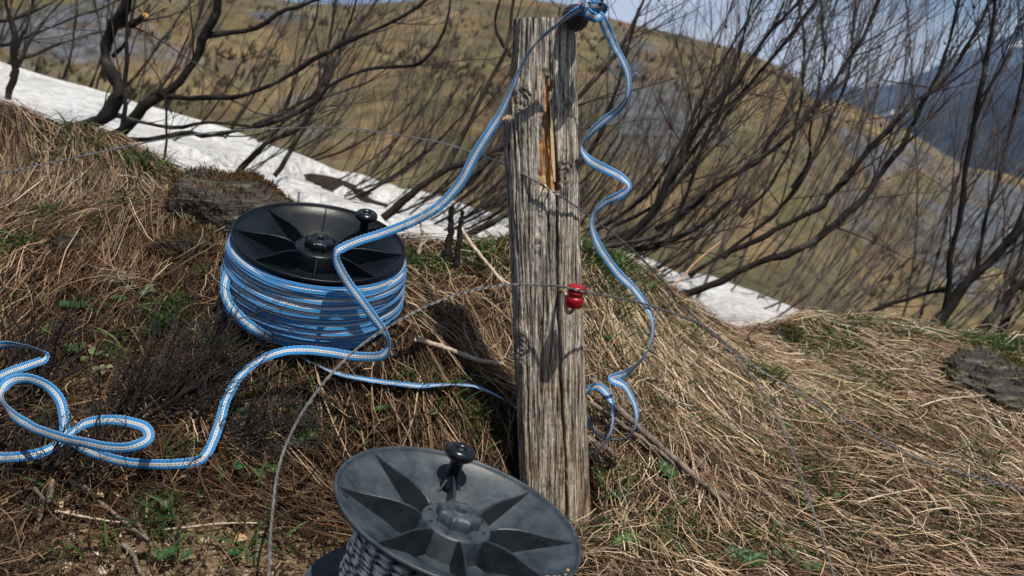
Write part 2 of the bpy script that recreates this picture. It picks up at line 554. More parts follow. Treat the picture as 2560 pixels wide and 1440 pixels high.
def mat_hill(name, sc, grass, scree, thr, snow=0):
    nb = NB(name)
    v = nb.coord('Object', (1, .45, 1.9), (0, 0, .5))
    a = nb.noise(v, sc, 7, .6, .4); b = nb.noise(v, sc * 7, 8, .72); c = nb.noise(v, sc * .55, 5, .6, .8)
    g = nb.ramp(a, [(.30, tuple(x * .45 for x in grass)), (.48, grass), (.68, tuple(min(x * 1.55, .5) for x in grass))])
    g = nb.mix(.7, g, nb.ramp(b, [(.38, (.22, .20, .20)), (.50, (.75, .72, .68)), (.60, (1.25, 1.18, 1.05))]), 'MULTIPLY')
    hue = nb.noise(v, sc * 1.7, 5, .6, .6)
    g = nb.mix(nb.ramp(hue, [(.44, (.75, .75, .75)), (.54, (0, 0, 0))]), g, nb.mix(.5, g, (grass[0] * .55, grass[1] * .80, grass[2] * .75)))
    g = nb.mix(nb.ramp(hue, [(.52, (0, 0, 0)), (.66, (.5, .5, .5))]), g, nb.mix(.6, g, (grass[0] * 1.15, grass[1] * .80, grass[2] * .75)))
    b2 = nb.noise(v, sc * 16, 6, .7)
    s = nb.ramp(nb.math('ADD', nb.math('MULTIPLY', b, .5), nb.math('MULTIPLY', b2, .5)), [(.40, tuple(x * .30 for x in scree)), (.50, scree), (.60, tuple(x * 1.9 for x in scree))])
    m = nb.ramp(nb.math('ADD', nb.math('ADD', c, nb.math('MULTIPLY', vcol(nb), .27)), nb.math('MULTIPLY', nb.math('SUBTRACT', b, .5), .45)), [(thr, (0, 0, 0)), (thr + .13, (.9, .9, .9))])
    col = nb.mix(m, g, s)
    if snow:
        w = nb.ramp(nb.noise(v, sc * 2.2, 6, .6), [(snow, (0, 0, 0)), (snow + .03, (1, 1, 1))])
        col = nb.mix(w, col, (.8, .82, .86))
    nb.set(Base_Color=col, Roughness=.95)
    nb.b.inputs['Specular IOR Level'].default_value = .1
    nb.bump(b, .6 / sc * .035)
    return nb.m

hill("mountain", [(-2500,420),(1200,420),(1800,300),(2000,236),(2080,205),(2160,222),(2240,212),(2330,175),(2450,118),(2560,70),(2800,0),(3300,-120),(4200,-60)],
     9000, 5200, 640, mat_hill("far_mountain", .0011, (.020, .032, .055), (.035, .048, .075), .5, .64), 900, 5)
hill("mountain", [(-2500,520),(1500,470),(1900,420),(2150,330),(2260,300),(2350,250),(2560,165),(2900,60),(3600,10),(4300,60)],
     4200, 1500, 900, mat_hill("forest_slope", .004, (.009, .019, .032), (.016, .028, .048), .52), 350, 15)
hill("hillside", [(-2600,-700),(-900,-420),(0,-190),(400,-70),(640,-14),(760,8),(880,12),(1010,4),(1120,-14),(1300,-6),(1420,14),(1500,38),(1590,62),(1700,84),(1870,132),(1950,166),(2000,200),(2050,270),(2100,345),(2170,430),(2280,540),(2500,690),(2900,860),(4200,1300)],
     420, 26, 1500, mat_hill("dry_hillside", .035, (.128, .100, .055), (.058, .068, .084), .60), 46, 31, 520, 240, 1.6, [(1620, 330, 170, 110, 1), (1560, 160, 90, 40, .8), (1800, 560, 300, 120, .8), (700, 60, 120, 70, .8), (200, 60, 260, 90, .5), (2350, 600, 260, 160, 1)])
hill("hillside", [(1300,900),(1700,520),(1900,330),(2010,262),(2100,246),(2200,290),(2300,345),(2420,418),(2500,430),(2600,455),(2800,540),(4300,760)],
     900, 60, 1500, mat_hill("grey_hillside", .014, (.17, .125, .060), (.065, .082, .108), .54), 60, 47, 260, 130, 1.6, [(2200, 420, 120, 60, 1), (2500, 600, 300, 130, 1.2), (2100, 600, 300, 160, .8)])
# ------------------------------------------------------------------ weathered fence post
def build_post():
    NZ, NT = 640, 300
    z0, z1 = -.22, .817
    py_t = [30, 170, 285, 296, 500, 700, 1000, 1150, 1300, 1500]
    pl = [1283, 1277, 1262, 1252, 1268, 1278, 1290, 1296, 1302, 1312]
    pr = [1446, 1448, 1450, 1450, 1454, 1460, 1470, 1476, 1483, 1492]
    zs = np.linspace(z0, z1, NZ)
    Yf = 1.52
    zt = at(np.full(len(py_t), 1380), py_t, Yf)[:, 2]
    o = np.argsort(zt)
    xl = at(pl, py_t, Yf)[:, 0][o]; xr = at(pr, py_t, Yf)[:, 0][o]; zt = zt[o]; pyo = np.array(py_t, float)[o]
    XL = np.interp(zs, zt, xl); XR = np.interp(zs, zt, xr); PY = np.interp(zs, zt, pyo)
    XL = XL + .0012 * (fbm(zs * 40, zs * 0, 3, 3) - .5)
    hw = (XR - XL) / 2; xc = (XR + XL) / 2
    th = np.linspace(0, 2 * np.pi, NT, endpoint=False)
    Z, TH = np.meshgrid(zs, th, indexing='ij')
    ex = 2 / 3.4
    cx = np.sign(np.cos(TH)) * np.abs(np.cos(TH)) ** ex
    sy = np.sign(np.sin(TH)) * np.abs(np.sin(TH)) ** ex
    s = cx                                                        # -1 .. 1 across the face
    X = xc[:, None] + hw[:, None] * cx
    hd = .050
    Y = Yf + hd - hd * sy * (1 - .10 * np.clip(cx, 0, 1) ** 2)
    # inward normal (approx)
    Nx = -np.sign(np.cos(TH)) * np.abs(np.cos(TH)) ** (2 - ex); Ny = np.sign(np.sin(TH)) * np.abs(np.sin(TH)) ** (2 - ex)
    l = np.sqrt(Nx ** 2 + Ny ** 2) + 1e-9; Nx /= l; Ny /= l
    front = sstep(-.1, .25, np.sin(TH))
    pxs = 1280 + F * X / (Z * 0 + (Yf * cp - (Z - CAMZ) * sp)); pys = np.repeat(PY[:, None], NT, 1)
    dep = np.zeros_like(X); orange = np.zeros_like(X); knotc = np.zeros_like(X)
    arc = TH * 60 / (2 * np.pi)
    warp = np.zeros_like(X)
    for kx, ky, kr in [(1308, 255, 26), (1415, 437, 24), (1303, 866, 24), (1421, 265, 11), (1345, 610, 9)]:
        d = np.sqrt(((pxs - kx) / kr) ** 2 + ((pys - ky) / (kr * 1.5)) ** 2)
        warp += front * np.sign(pxs - kx) * 1.6 * np.exp(-d * .9)
        ring = np.exp(-(d / .95) ** 4)
        dep += front * (-.0022 * np.exp(-((d - 1.0) / .5) ** 2) + ring * (.0012 + .0010 * np.cos(d * 17)))
        dep += front * .0035 * ring * np.clip(fbm(pxs / 5., pys / 7., 77, 2) - .45, 0, 1) * 2
        knotc = np.maximum(knotc, front * ring)
    g1 = vnoise(arc * 1.9 + warp, Z * 5, 11); g2 = vnoise(arc * 4.5 + warp * 2, Z * 9 + 3, 12); g3 = fbm(arc * 1.1, Z * 130, 13, 2)
    g4 = vnoise(arc * .55 + warp * .4, Z * 2.2, 14)
    dep += .0034 * np.clip(.5 - g1, 0, 1) ** 1.3 * 2 + .0016 * (1 - np.abs(2 * g2 - 1)) ** 3 + .0010 * (g3 - .5) + .0016 * (g4 - .5)
    def crack(pts, width, depth):
        nonlocal dep
        p = np.array(pts, float)
        x_at = np.interp(pys, p[:, 1], p[:, 0]) + 2.5 * (vnoise(pys / 22., pys * 0, int(p[0, 0])) - .5)
        inr = sstep(p[0, 1] - 12, p[0, 1] + 25, pys) * (1 - sstep(p[-1, 1] - 25, p[-1, 1] + 12, pys))
        wv = width * (.55 + .9 * vnoise(pys / 60., pys * 0, 5))
        dep += front * inr * depth * np.exp(-((pxs - x_at) / wv) ** 2)
    crack([(1392, 470), (1394, 640), (1396, 800), (1404, 1000), (1414, 1150), (1417, 1320)], 2.6, .016)
    crack([(1374, 34), (1375, 130), (1378, 240)], 2.2, .010)
    crack([(1330, 36), (1332, 90)], 2.0, .008)
    crack([(1371, 470), (1375, 640), (1378, 780)], 1.8, .007)
    crack([(1347, 520), (1352, 760), (1352, 1010)], 1.6, .006)
    crack([(1282, 300), (1287, 420), (1292, 640)], 2.0, .007)
    crack([(1460, 1130), (1468, 1250), (1470, 1330)], 2.6, .012)
    crack([(1440, 590), (1446, 760), (1450, 1010)], 1.6, .005)
    crack([(1318, 330), (1322, 600)], 1.4, .004)
    crack([(1316, 900), (1322, 1180)], 1.5, .005)
    crack([(1345, 60), (1348, 160)], 1.5, .005)
    # rotten gouge down the middle, freshly broken orange wood
    gy_ = np.array([150, 200, 250, 330, 400, 450, 474, 484.]); gl = np.array([1362, 1358, 1356, 1354, 1349, 1348, 1352, 1362.]); gr = np.array([1366, 1371, 1375, 1384, 1392, 1398, 1398, 1380.])
    L_ = np.interp(pys, gy_, gl) + 3 * (vnoise(pys / 14., pys * 0, 91) - .5); R_ = np.interp(pys, gy_, gr) + 4 * (vnoise(pys / 11., pys * 0, 92) - .5)
    ing = sstep(L_ - 1, L_ + 2.5, pxs) * (1 - sstep(R_ - 1.5, R_ + 1.5, pxs)) * sstep(150, 190, pys) * (1 - sstep(472, 482, pys)) * front
    q = np.clip((pxs - L_) / np.maximum(R_ - L_, 3), 0, 1)
    dep += ing * (.006 + .009 * q ** 2 + .007 * (vnoise(pxs / 5., pys / 60., 95) - .35) + .016 * sstep(.78, .95, q) * sstep(210, 300, pys))
    orange = ing * sstep(.30, .52, vnoise(pxs / 3.2, pys / 34., 197) + .27)
    # slab split away on the left above the break
    miss = sstep(1, -1, 0 * pxs) * 0
    rotl = front * (1 - sstep(1284, 1291, pxs)) * (1 - sstep(292, 300, pys)) * sstep(60, 120, pys)
    orange = np.maximum(orange, rotl * .55 * sstep(.4, .6, vnoise(pxs / 4., pys / 40., 96) + .1))
    dep += rotl * .006 * vnoise(pxs / 4., pys / 50., 98)
    brk = front * (1 - sstep(1262, 1268, pxs + 0 * pys)) * np.exp(-((pys - 294) / 9) ** 2)
    orange = np.maximum(orange, brk)
    X = X + Nx * dep; Y = Y + Ny * dep
    # ragged top: the last rows dip irregularly
    ztop = z1 - .006 * fbm(X * 160, Y * 160, 61, 3) - .012 * np.clip(vnoise(X * 90, Y * 90, 63) - .62, 0, 1) * 2
    Z = np.minimum(Z, ztop)
    V = np.stack([X, Y, Z], -1).reshape(-1, 3)
    idx = np.arange(NZ * NT).reshape(NZ, NT)
    f = np.stack([idx[:-1], np.roll(idx[:-1], -1, 1), np.roll(idx[1:], -1, 1), idx[1:]], -1).reshape(-1, 4)
    # end grain cap: rings shrinking to the middle
    rim = V.reshape(NZ, NT, 3)[-1]
    cen = rim.mean(0)
    caps = []
    for k in range(1, 15):
        a = k / 15
        r = rim * (1 - a) + cen * a
        r = r.copy(); r[:, 2] = z1 - .004 - .006 * fbm(r[:, 0] * 160, r[:, 1] * 160, 61, 3) - .010 * np.clip(vnoise(r[:, 0] * 90, r[:, 1] * 90, 63) - .55, 0, 1) * 2
        caps.append(r)
    caps.append(np.repeat(cen[None] - [0, 0, .004], NT, 0))
    CV = np.vstack([rim[None].reshape(-1, 3)] + caps)
    ci = np.arange(16 * NT).reshape(16, NT) + len(V)
    f2 = np.stack([ci[:-1], np.roll(ci[:-1], -1, 1), np.roll(ci[1:], -1, 1), ci[1:]], -1).reshape(-1, 4)
    allV = np.vstack([V, CV])
    col = np.zeros((len(allV), 3))
    col[:len(V), 0] = orange.ravel()
    col[:len(V), 1] = np.clip(1 - (Z.ravel() - .0) / .55, 0, 1)
    col[:len(V), 2] = knotc.ravel()
    base = np.array([.075, 1.57, 0.])
    nb = NB("weathered_wood")
    vc = nb.n("SeparateColor"); nb.l(vcol(nb), vc.inputs[0])
    g = nb.coord('Object', (1, 1, .045)); g2 = nb.coord('Object', (1, 1, .16))
    a = nb.noise(g, 260, 5, .65, .3); b = nb.noise(g2, 620, 4, .7); c = nb.noise(nb.coord('Object', (1, 1, .3)), 26, 4)
    grey = nb.ramp(a, [(.37, (.030, .025, .022)), (.44, (.16, .142, .125)), (.53, (.39, .36, .32)), (.62, (.68, .645, .58))])
    brown = nb.ramp(a, [(.36, (.040, .026, .018)), (.45, (.17, .118, .075)), (.54, (.34, .255, .175)), (.65, (.54, .45, .34))])
    low = nb.math('MULTIPLY', vc.outputs[1], nb.ramp(c, [(.4, (.25, .25, .25)), (.62, (1, 1, 1))]))
    base_c = nb.mix(low, grey, brown)
    base_c = nb.mix(.75, base_c, nb.ramp(b, [(.38, (.30, .28, .27)), (.54, (1.08, 1.07, 1.04))]), 'MULTIPLY')
    org = nb.ramp(nb.noise(g2, 130, 4, .6), [(.36, (.09, .035, .014)), (.48, (.30, .115, .032)), (.56, (.50, .25, .085)), (.68, (.58, .42, .25))])
    base_c = nb.mix(vc.outputs[0], base_c, org)
    base_c = nb.mix(nb.math('MULTIPLY', vc.outputs[2], .55), base_c, (.16, .13, .105))
    nb.set(Base_Color=base_c, Roughness=.9)
    nb.b.inputs['Specular IOR Level'].default_value = .15
    nb.bump(nb.math('ADD', a, nb.math('MULTIPLY', b, .6)), .004)
    e = empty("fence_post", base, "weathered grey wooden fence post with a rotten orange split, beside the reels", "post")
    link("post_body", mesh_np("post_body", allV - base, [f, f2], nb.m, True, col), e)
    # loose sliver standing in the split
    P = np.stack([at(x, y, 1.512) for x, y in [(1376, 255), (1378, 300), (1380, 340), (1383, 400), (1387, 455)]]) - base
    P[:, 1] += .006
    V_, f_, _ = blades(P[None], np.array([[.0006, .0016, .0022, .0026, .001]]), np.array([[1.0, .4, 0]]))
    V2 = V_ + np.array([.0006, .0022, 0])
    n = len(V_)
    fs = np.vstack([f_, f_[:, ::-1] + n])
    link("splinter", mesh_np("splinter", np.vstack([V_, V2]), fs, mat_simple("splinter_wood", (.36, .24, .13), .8, 0, 300, (.5, .36, .22))), e)
    # broken shard end on the left shoulder
    sh = []
    rr = random.Random(4)
    for i in range(9):
        p = at(1254 + i * 3.2, 300, 1.545 + rr.uniform(-.012, .012)) - base
        h = rr.uniform(.004, .013)
        P = np.array([p, p + [rr.uniform(-.001, .001), 0, h * .6], p + [rr.uniform(-.002, .002), 0, h]])
        sh.append(tubes(P, np.array([.0024, .0018, .0003]), 4))
    V_, f_ = join(sh)
    link("broken_edge", mesh_np("broken_edge", V_, f_, mat_simple("fresh_wood", (.40, .20, .07), .85, 0, 200, (.62, .42, .22)), False), e)
    return e
post = build_post()

# ------------------------------------------------------------------ reels
def mat_plastic(name, col, dust, rough, dustamt, spec=.4):
    nb = NB(name)
    v = nb.coord('Object')
    k = nb.noise(v, 26, 6, .65); k2 = nb.noise(v, 150, 5, .7); sc = nb.noise(nb.coord('Object', (1, 14, 1), (0, 0, .6)), 34, 3)
    d = nb.math('MULTIPLY', nb.ramp(k, [(.34, (0, 0, 0)), (.72, (1, 1, 1))]), dustamt)
    d2 = nb.math('ADD', d, nb.math('MULTIPLY', nb.ramp(k2, [(.63, (0, 0, 0)), (.74, (1, 1, 1))]), dustamt * .9))
    d3 = nb.math('ADD', d2, nb.math('MULTIPLY', nb.ramp(sc, [(.66, (0, 0, 0)), (.70, (1, 1, 1))]), dustamt * .8))
    nb.set(Base_Color=nb.mix(d3, col, dust), Roughness=nb.math('ADD', rough, nb.math('MULTIPLY', k, .16)))
    nb.bump(k2, .0006, .5)
    nb.b.inputs['Specular IOR Level'].default_value = spec
    return nb.m
M_black = mat_plastic("black_plastic", (.0024, .0042, .0075), (.04, .056, .075), .26, .08, .22)
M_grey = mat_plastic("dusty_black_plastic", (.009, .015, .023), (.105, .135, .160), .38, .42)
M_fin = mat_plastic("shaded_black_plastic", (.0055, .0090, .0135), (.07, .085, .10), .36, .26, .3)  # darker copy for the front reel's fins, their shade put into the colour
M_knob = mat_plastic("gloss_black_plastic", (.0025, .0035, .006), (.04, .05, .06), .18, .08)
M_mud = mat_simple("dried_mud", (.20, .14, .07), .95, 0, 120, (.42, .32, .19), .002)

def cone_z(r):
    return np.interp(r, [0, .044, .060, .068, .078, .100, .125, .1455, .150], [-.043, -.043, -.043, -.040, -.033, -.0235, -.0125, -.0035, -.001])

def build_flange(parent, mat, phase, knob_ang, name):
    R = REEL_R
    prof = [(.0435, -.043), (.058, -.043), (.064, -.0415), (.070, -.038), (.078, -.033), (.100, -.0235), (.125, -.0125), (.1430, -.0045), (.1455, -.0012),
            (.1462, .0012), (.1478, .0022), (.1496, .0016), (.1500, -.0004), (.1494, -.0036), (.1462, -.0052), (.125, -.0155), (.100, -.0265), (.078, -.0365), (.064, -.046), (.0435, -.047)]
    V, f = lathe(prof, 128)
    fl = link("flange", mesh_np("flange", V, f, mat), parent)
    # eight gusset fins rising to the hub
    a0 = math.radians(phase)
    rs = np.array([.1455, .132, .116, .100, .085, .072, .060, .050, .0430])
    top = np.array([-.0025, -.0035, -.0040, -.0035, -.0030, -.0035, -.0055, -.0085, -.0125])
    bot = cone_z(rs) - .001
    th = np.array([.0009, .0011, .0013, .0014, .0015, .0016, .0017, .0018, .0018])
    K = len(rs)
    fv = np.zeros((2, 3, K, 3))
    for s, sg in enumerate((-1, 1)):
        fv[s, 0] = np.stack([rs, sg * th * 1.25, bot], 1)
        fv[s, 1] = np.stack([rs, sg * th, top - .0010], 1)
        fv[s, 2] = np.stack([rs, sg * th * .35, top], 1)
    ring = np.concatenate([fv[0], fv[1][::-1]], 0)                # 6 x K
    idx = np.arange(6 * K).reshape(6, K)
    ff = np.stack([idx[:-1, :-1], idx[:-1, 1:], idx[1:, 1:], idx[1:, :-1]], -1).reshape(-1, 4)
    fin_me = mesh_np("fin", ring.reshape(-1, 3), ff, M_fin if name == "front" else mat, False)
    for k in range(8):
        o = link("fin", fin_me, fl)
        o.rotation_euler = (0, 0, a0 + k * math.pi / 4)
    # hub: drum with a flat top and small holes, then the lobed nut
    hp = [(.0455, -.044), (.0440, -.028), (.0425, -.0150), (.0405, -.0125), (.030, -.0118), (.024, -.0118), (.0, -.0118)]
    V, f = lathe(hp, 72)
    hub = link("hub", mesh_np("hub", V, f, mat), parent)
    hole = mat_simple("hole_dark", (.003, .003, .004), .9)
    hv, hf = lathe([(.0022, -.0125), (.0024, -.01125), (.0016, -.01120), (.0002, -.01175)], 14)
    hme = mesh_np("bolt_hole", hv, hf, hole)
    for k in range(8):
        o = link("bolt_hole", hme, hub)
        an = a0 + (k + .5) * math.pi / 4
        o.location = (math.cos(an) * .0345, math.sin(an) * .0345, 0)
    n = 96
    a = np.arange(n) / n * 2 * np.pi
    prof = [(.0235, -.0120), (.0238, -.006), (.0232, -.0005), (.0215, .0018), (.0175, .0034), (.0150, .0034), (.0140, .0020), (.0095, .0020), (.0088, .0030), (.0072, .0030), (.0066, .0020), (.0062, -.011), (.0, -.011)]
    P = np.array(prof)
    lob = np.exp(-((((a - a0) / (2 * np.pi) * 8) % 1 - .5) / .16) ** 2)
    rr = P[:, :1] + np.where(P[:, :1] > .0205, .0042, 0) * lob[None]
    V = np.stack([rr * np.cos(a), rr * np.sin(a), np.repeat(P[:, 1:], n, 1)], -1)
    idx = np.arange(len(P) * n).reshape(len(P), n)
    f = np.stack([idx[:-1], np.roll(idx[:-1], -1, 1), np.roll(idx[1:], -1, 1), idx[1:]], -1).reshape(-1, 4)
    link("hub_nut", mesh_np("hub_nut", V.reshape(-1, 3), f, mat), parent)
    # crank knob on its stem
    kr = .104
    zb = cone_z(kr)
    prof = [(.0125, zb - .003), (.0118, zb + .004), (.0092, zb + .008), (.0088, zb + .034), (.0105, zb + .038), (.0150, zb + .0395), (.0185, zb + .0425), (.0200, zb + .047),
            (.0190, zb + .0515), (.0160, zb + .0545), (.0115, zb + .0553), (.0080, zb + .0545), (.0066, zb + .0525), (.0062, zb + .049), (.0, zb + .049)]
    V, f = lathe(prof, 48)
    kn = link("crank_knob", mesh_np("crank_knob", V, f, M_knob), parent)
    ka = math.radians(knob_ang)
    kn.location = (math.cos(ka) * kr, math.sin(ka) * kr, 0)
    V, f = lathe([(.0045, zb + .0490), (.0042, zb + .0505), (.0028, zb + .0515), (.0, zb + .0518)], 20)
    link("knob_pin", mesh_np("knob_pin", V, f, mat_simple("dull_steel", (.45, .45, .46), .35, 1.0)), kn)
    # stiffening tabs at the foot of the stem
    tv = []
    for k in range(6):
        an = k * math.pi / 3
        c, s_ = math.cos(an), math.sin(an)
        p = np.array([[.008, 0, zb + .012], [.020, 0, zb - .006], [.008, 0, zb - .006]])
        q = [[x * c - sg * .0012 * s_, x * s_ + sg * .0012 * c, z] for sg in (-1, 1) for x, _, z in p]
        tv.append((np.array(q), [np.array([[0, 1, 2], [5, 4, 3]]), np.array([[0, 3, 4, 1], [1, 4, 5, 2]])]))
    V, f = join(tv)
    link("stem_rib", mesh_np("stem_rib", V, f, mat, False), kn)
    return fl

def build_lower_flange(parent, mat, h):
    prof = [(.030, -h + .001), (.1460, -h + .004), (.1480, -h + .006), (.1498, -h + .004), (.150, -h), (.147, -h - .003), (.10, -h + .014 - .01), (.030, -h - .004)]
    V, f = lathe(prof, 96)
    link("lower_flange", mesh_np("lower_flange", V, f, mat), parent)
    V, f = lathe([(.06, -.045), (.06, -h + .002)], 48)
    link("drum", mesh_np("drum", V, f, mat), parent)

# tape material: blue ribbed edges, white middle with grey conductor threads
nb = NB("woven_tape")
uv = nb.n("UVMap"); sep = nb.n("SeparateXYZ"); nb.l(uv.outputs['UV'], sep.inputs[0])
U, Vv = sep.outputs[0], sep.outputs[1]
av = nb.math('ABSOLUTE', nb.math('SUBTRACT', Vv, .5))           # 0 in the middle .. 0.5 at the edge
rib = nb.math('SINE', nb.math('MULTIPLY', U, 2 * math.pi / .0026))
rib01 = nb.math('ADD', nb.math('MULTIPLY', rib, .5), .5)
blue = nb.mix(rib01, (.004, .085, .27), (.022, .275, .63))
white = nb.mix(nb.noise(nb.coord('Object'), 300, 3), (.44, .44, .45), (.66, .66, .68))
edge = nb.ramp(av, [(.14, (0, 0, 0)), (.165, (1, 1, 1)), (.46, (1, 1, 1)), (.48, (.65, .65, .65))])
c = nb.mix(edge, white, blue)
thread = nb.math('SINE', nb.math('MULTIPLY', U, 2 * math.pi / .0052))
thr = nb.math('MULTIPLY', nb.ramp(av, [(.045, (1, 1, 1)), (.07, (0, 0, 0))]), nb.ramp(thread, [(.35, (.25, .25, .25)), (.6, (1, 1, 1))]))
c = nb.mix(nb.math('MULTIPLY', thr, .85), c, (.06, .06, .055))
dk = nb.noise(nb.coord('Object'), 38, 6, .7)
c = nb.mix(nb.ramp(dk, [(.50, (0, 0, 0)), (.72, (.55, .55, .55))]), c, (.16, .13, .10))
nb.set(Base_Color=c, Roughness=.62)
nb.b.inputs['Specular IOR Level'].default_value = .3
nb.b.inputs['Sheen Weight'].default_value = .1
nb.bump(nb.math('ADD', rib01, nb.math('MULTIPLY', thr, .8)), .0007, .8)
tr = nb.n("BsdfTranslucent"); nb.l(c, tr.inputs['Color'])
mx = nb.n("MixShader"); mx.inputs['Fac'].default_value = .14
nb.l(nb.b.outputs[0], mx.inputs[1]); nb.l(tr.outputs[0], mx.inputs[2]); nb.l(mx.outputs[0], nb.out.inputs['Surface'])
M_tape = nb.m

def tape_mesh(name, P, S, hw=.0075, thick=.0004, m=7):
    """P (n,3) centre line, S (n,3) width direction; m points across, slightly cupped, with real thickness"""
    n = len(P)
    S = norm(S)
    T = norm(np.gradient(P, axis=0))
    S = norm(S - T * np.sum(S * T, 1, keepdims=True))
    N = norm(np.cross(T, S))
    sa = np.concatenate([[0], np.cumsum(np.linalg.norm(np.diff(P, axis=0), axis=1))])
    hs = int(abs(P[0, 0]) * 1000) % 97
    tw = .30 * (fbm(sa / .045, sa * 0, hs, 3) - .5) * 2
    P = P + N * (.0028 * (fbm(sa / .035, sa * 0, hs + 5, 3) - .5))[:, None] + S * (.0016 * (fbm(sa / .05, sa * 0, hs + 9, 2) - .5))[:, None]
    S, N = S * np.cos(tw)[:, None] + N * np.sin(tw)[:, None], N * np.cos(tw)[:, None] - S * np.sin(tw)[:, None]
    s = np.concatenate([[0], np.cumsum(np.linalg.norm(np.diff(P, axis=0), axis=1))])
    w = np.linspace(-1, 1, m)
    wob = .0005 * np.sin(s / .0013 * 1.2)[:, None] * (np.abs(w)[None] > .9)
    cup = .0006 * (w ** 2)
    rows = []
    for sg in (1, -1):
        rows.append(P[:, None] + S[:, None] * ((w * hw)[None] + np.sign(w)[None] * wob)[..., None] + N[:, None] * (cup[None, :, None] + sg * thick / 2))
    V = np.concatenate(rows, 1)                                   # n x 2m
    idx = np.arange(n * 2 * m).reshape(n, 2 * m)
    order = list(range(m)) + list(range(2 * m - 1, m - 1, -1))
    idx = idx[:, order]
    nx = np.roll(idx, -1, 1)
    f = np.stack([idx[:-1], idx[1:], nx[1:], nx[:-1]], -1).reshape(-1, 4)
    uv = np.zeros((n, 2 * m, 2))
    uv[..., 0] = s[:, None]
    uv[..., 1] = np.concatenate([(w + 1) / 2, (w + 1) / 2])[None]
    return mesh_np(name, V.reshape(-1, 3), f, M_tape, True, None, uv.reshape(-1, 2))

def build_blue_reel():
    e = empty("tape_reel", None, "black plastic reel heaped with blue and white striped fence tape", "reel", "fence reels", M_BLUE)
    build_flange(e, M_black, 44, 44, "blue")
    build_lower_flange(e, M_black, REEL_H)
    rng = np.random.default_rng(7)
    # wound tape: shingled turns
    Vs, Fs, UVs, off = [], [], [], 0
    nturn = 24
    n = 220
    for k in range(nturn):
        a = np.linspace(0, 2 * np.pi, n)
        t = (k + .5) / nturn
        zc = -.011 - t * (REEL_H - .014) + rng.normal(0, .0016)
        ph = rng.uniform(0, 6.28, 3)
        zz = zc + .0022 * np.sin(a + ph[0]) + .0013 * np.sin(2 * a + ph[1]) + .0006 * np.sin(5 * a + ph[2])
        bul = .1515 + .004 * math.sin(math.pi * min(t * 1.05, 1)) - .005 * max(0, t - .75) / .25
        r = bul + rng.normal(0, .0012) + .0012 * np.sin(a * 2 + ph[1]) + .0005 * np.sin(a * 7 + ph[2])
        tl = rng.uniform(.30, .60) + .12 * np.sin(a + ph[1]) + .06 * np.sin(3 * a + ph[2])
        rad = np.stack([np.cos(a), np.sin(a), 0 * a], 1)
        S = rad * np.sin(tl)[:, None] * -1.0 + np.array([0, 0, 1.]) * np.cos(tl)[:, None]
        P = rad * r[:, None]; P[:, 2] = zz
        m = 7; w = np.linspace(-1, 1, m); hw = .0068
        V = P[:, None] + S[:, None] * (w * hw)[None, :, None]
        V[..., 2] = np.clip(V[..., 2], -REEL_H + .004, np.where(np.hypot(V[..., 0], V[..., 1]) > .1515, -.0035, -.0085))
        idx = np.arange(n * m).reshape(n, m) + off
        Fs.append(np.stack([idx[:-1, :-1], idx[1:, :-1], idx[1:, 1:], idx[:-1, 1:]], -1).reshape(-1, 4))
        u = np.repeat((a * .15)[:, None], m, 1); vv = np.repeat(((w + 1) / 2)[None], n, 0)
        Vs.append(V.reshape(-1, 3)); UVs.append(np.stack([u, vv], -1).reshape(-1, 2)); off += n * m
    link("wound_tape", mesh_np("wound_tape", np.vstack(Vs), np.vstack(Fs), M_tape, True, None, np.vstack(UVs)), e)
    V, f = lathe([(.06, -.060), (.110, -.034), (.1405, -.016), (.147, -.04), (.147, -.10), (.139, -REEL_H + .004), (.06, -REEL_H + .004)], 96)
    link("inner_winding", mesh_np("inner_winding", V, f, mat_simple("deep_blue_tape", (.02, .10, .34), .7, 0, 300, (.40, .46, .55))), e)
    return e
blue_reel = build_blue_reel()

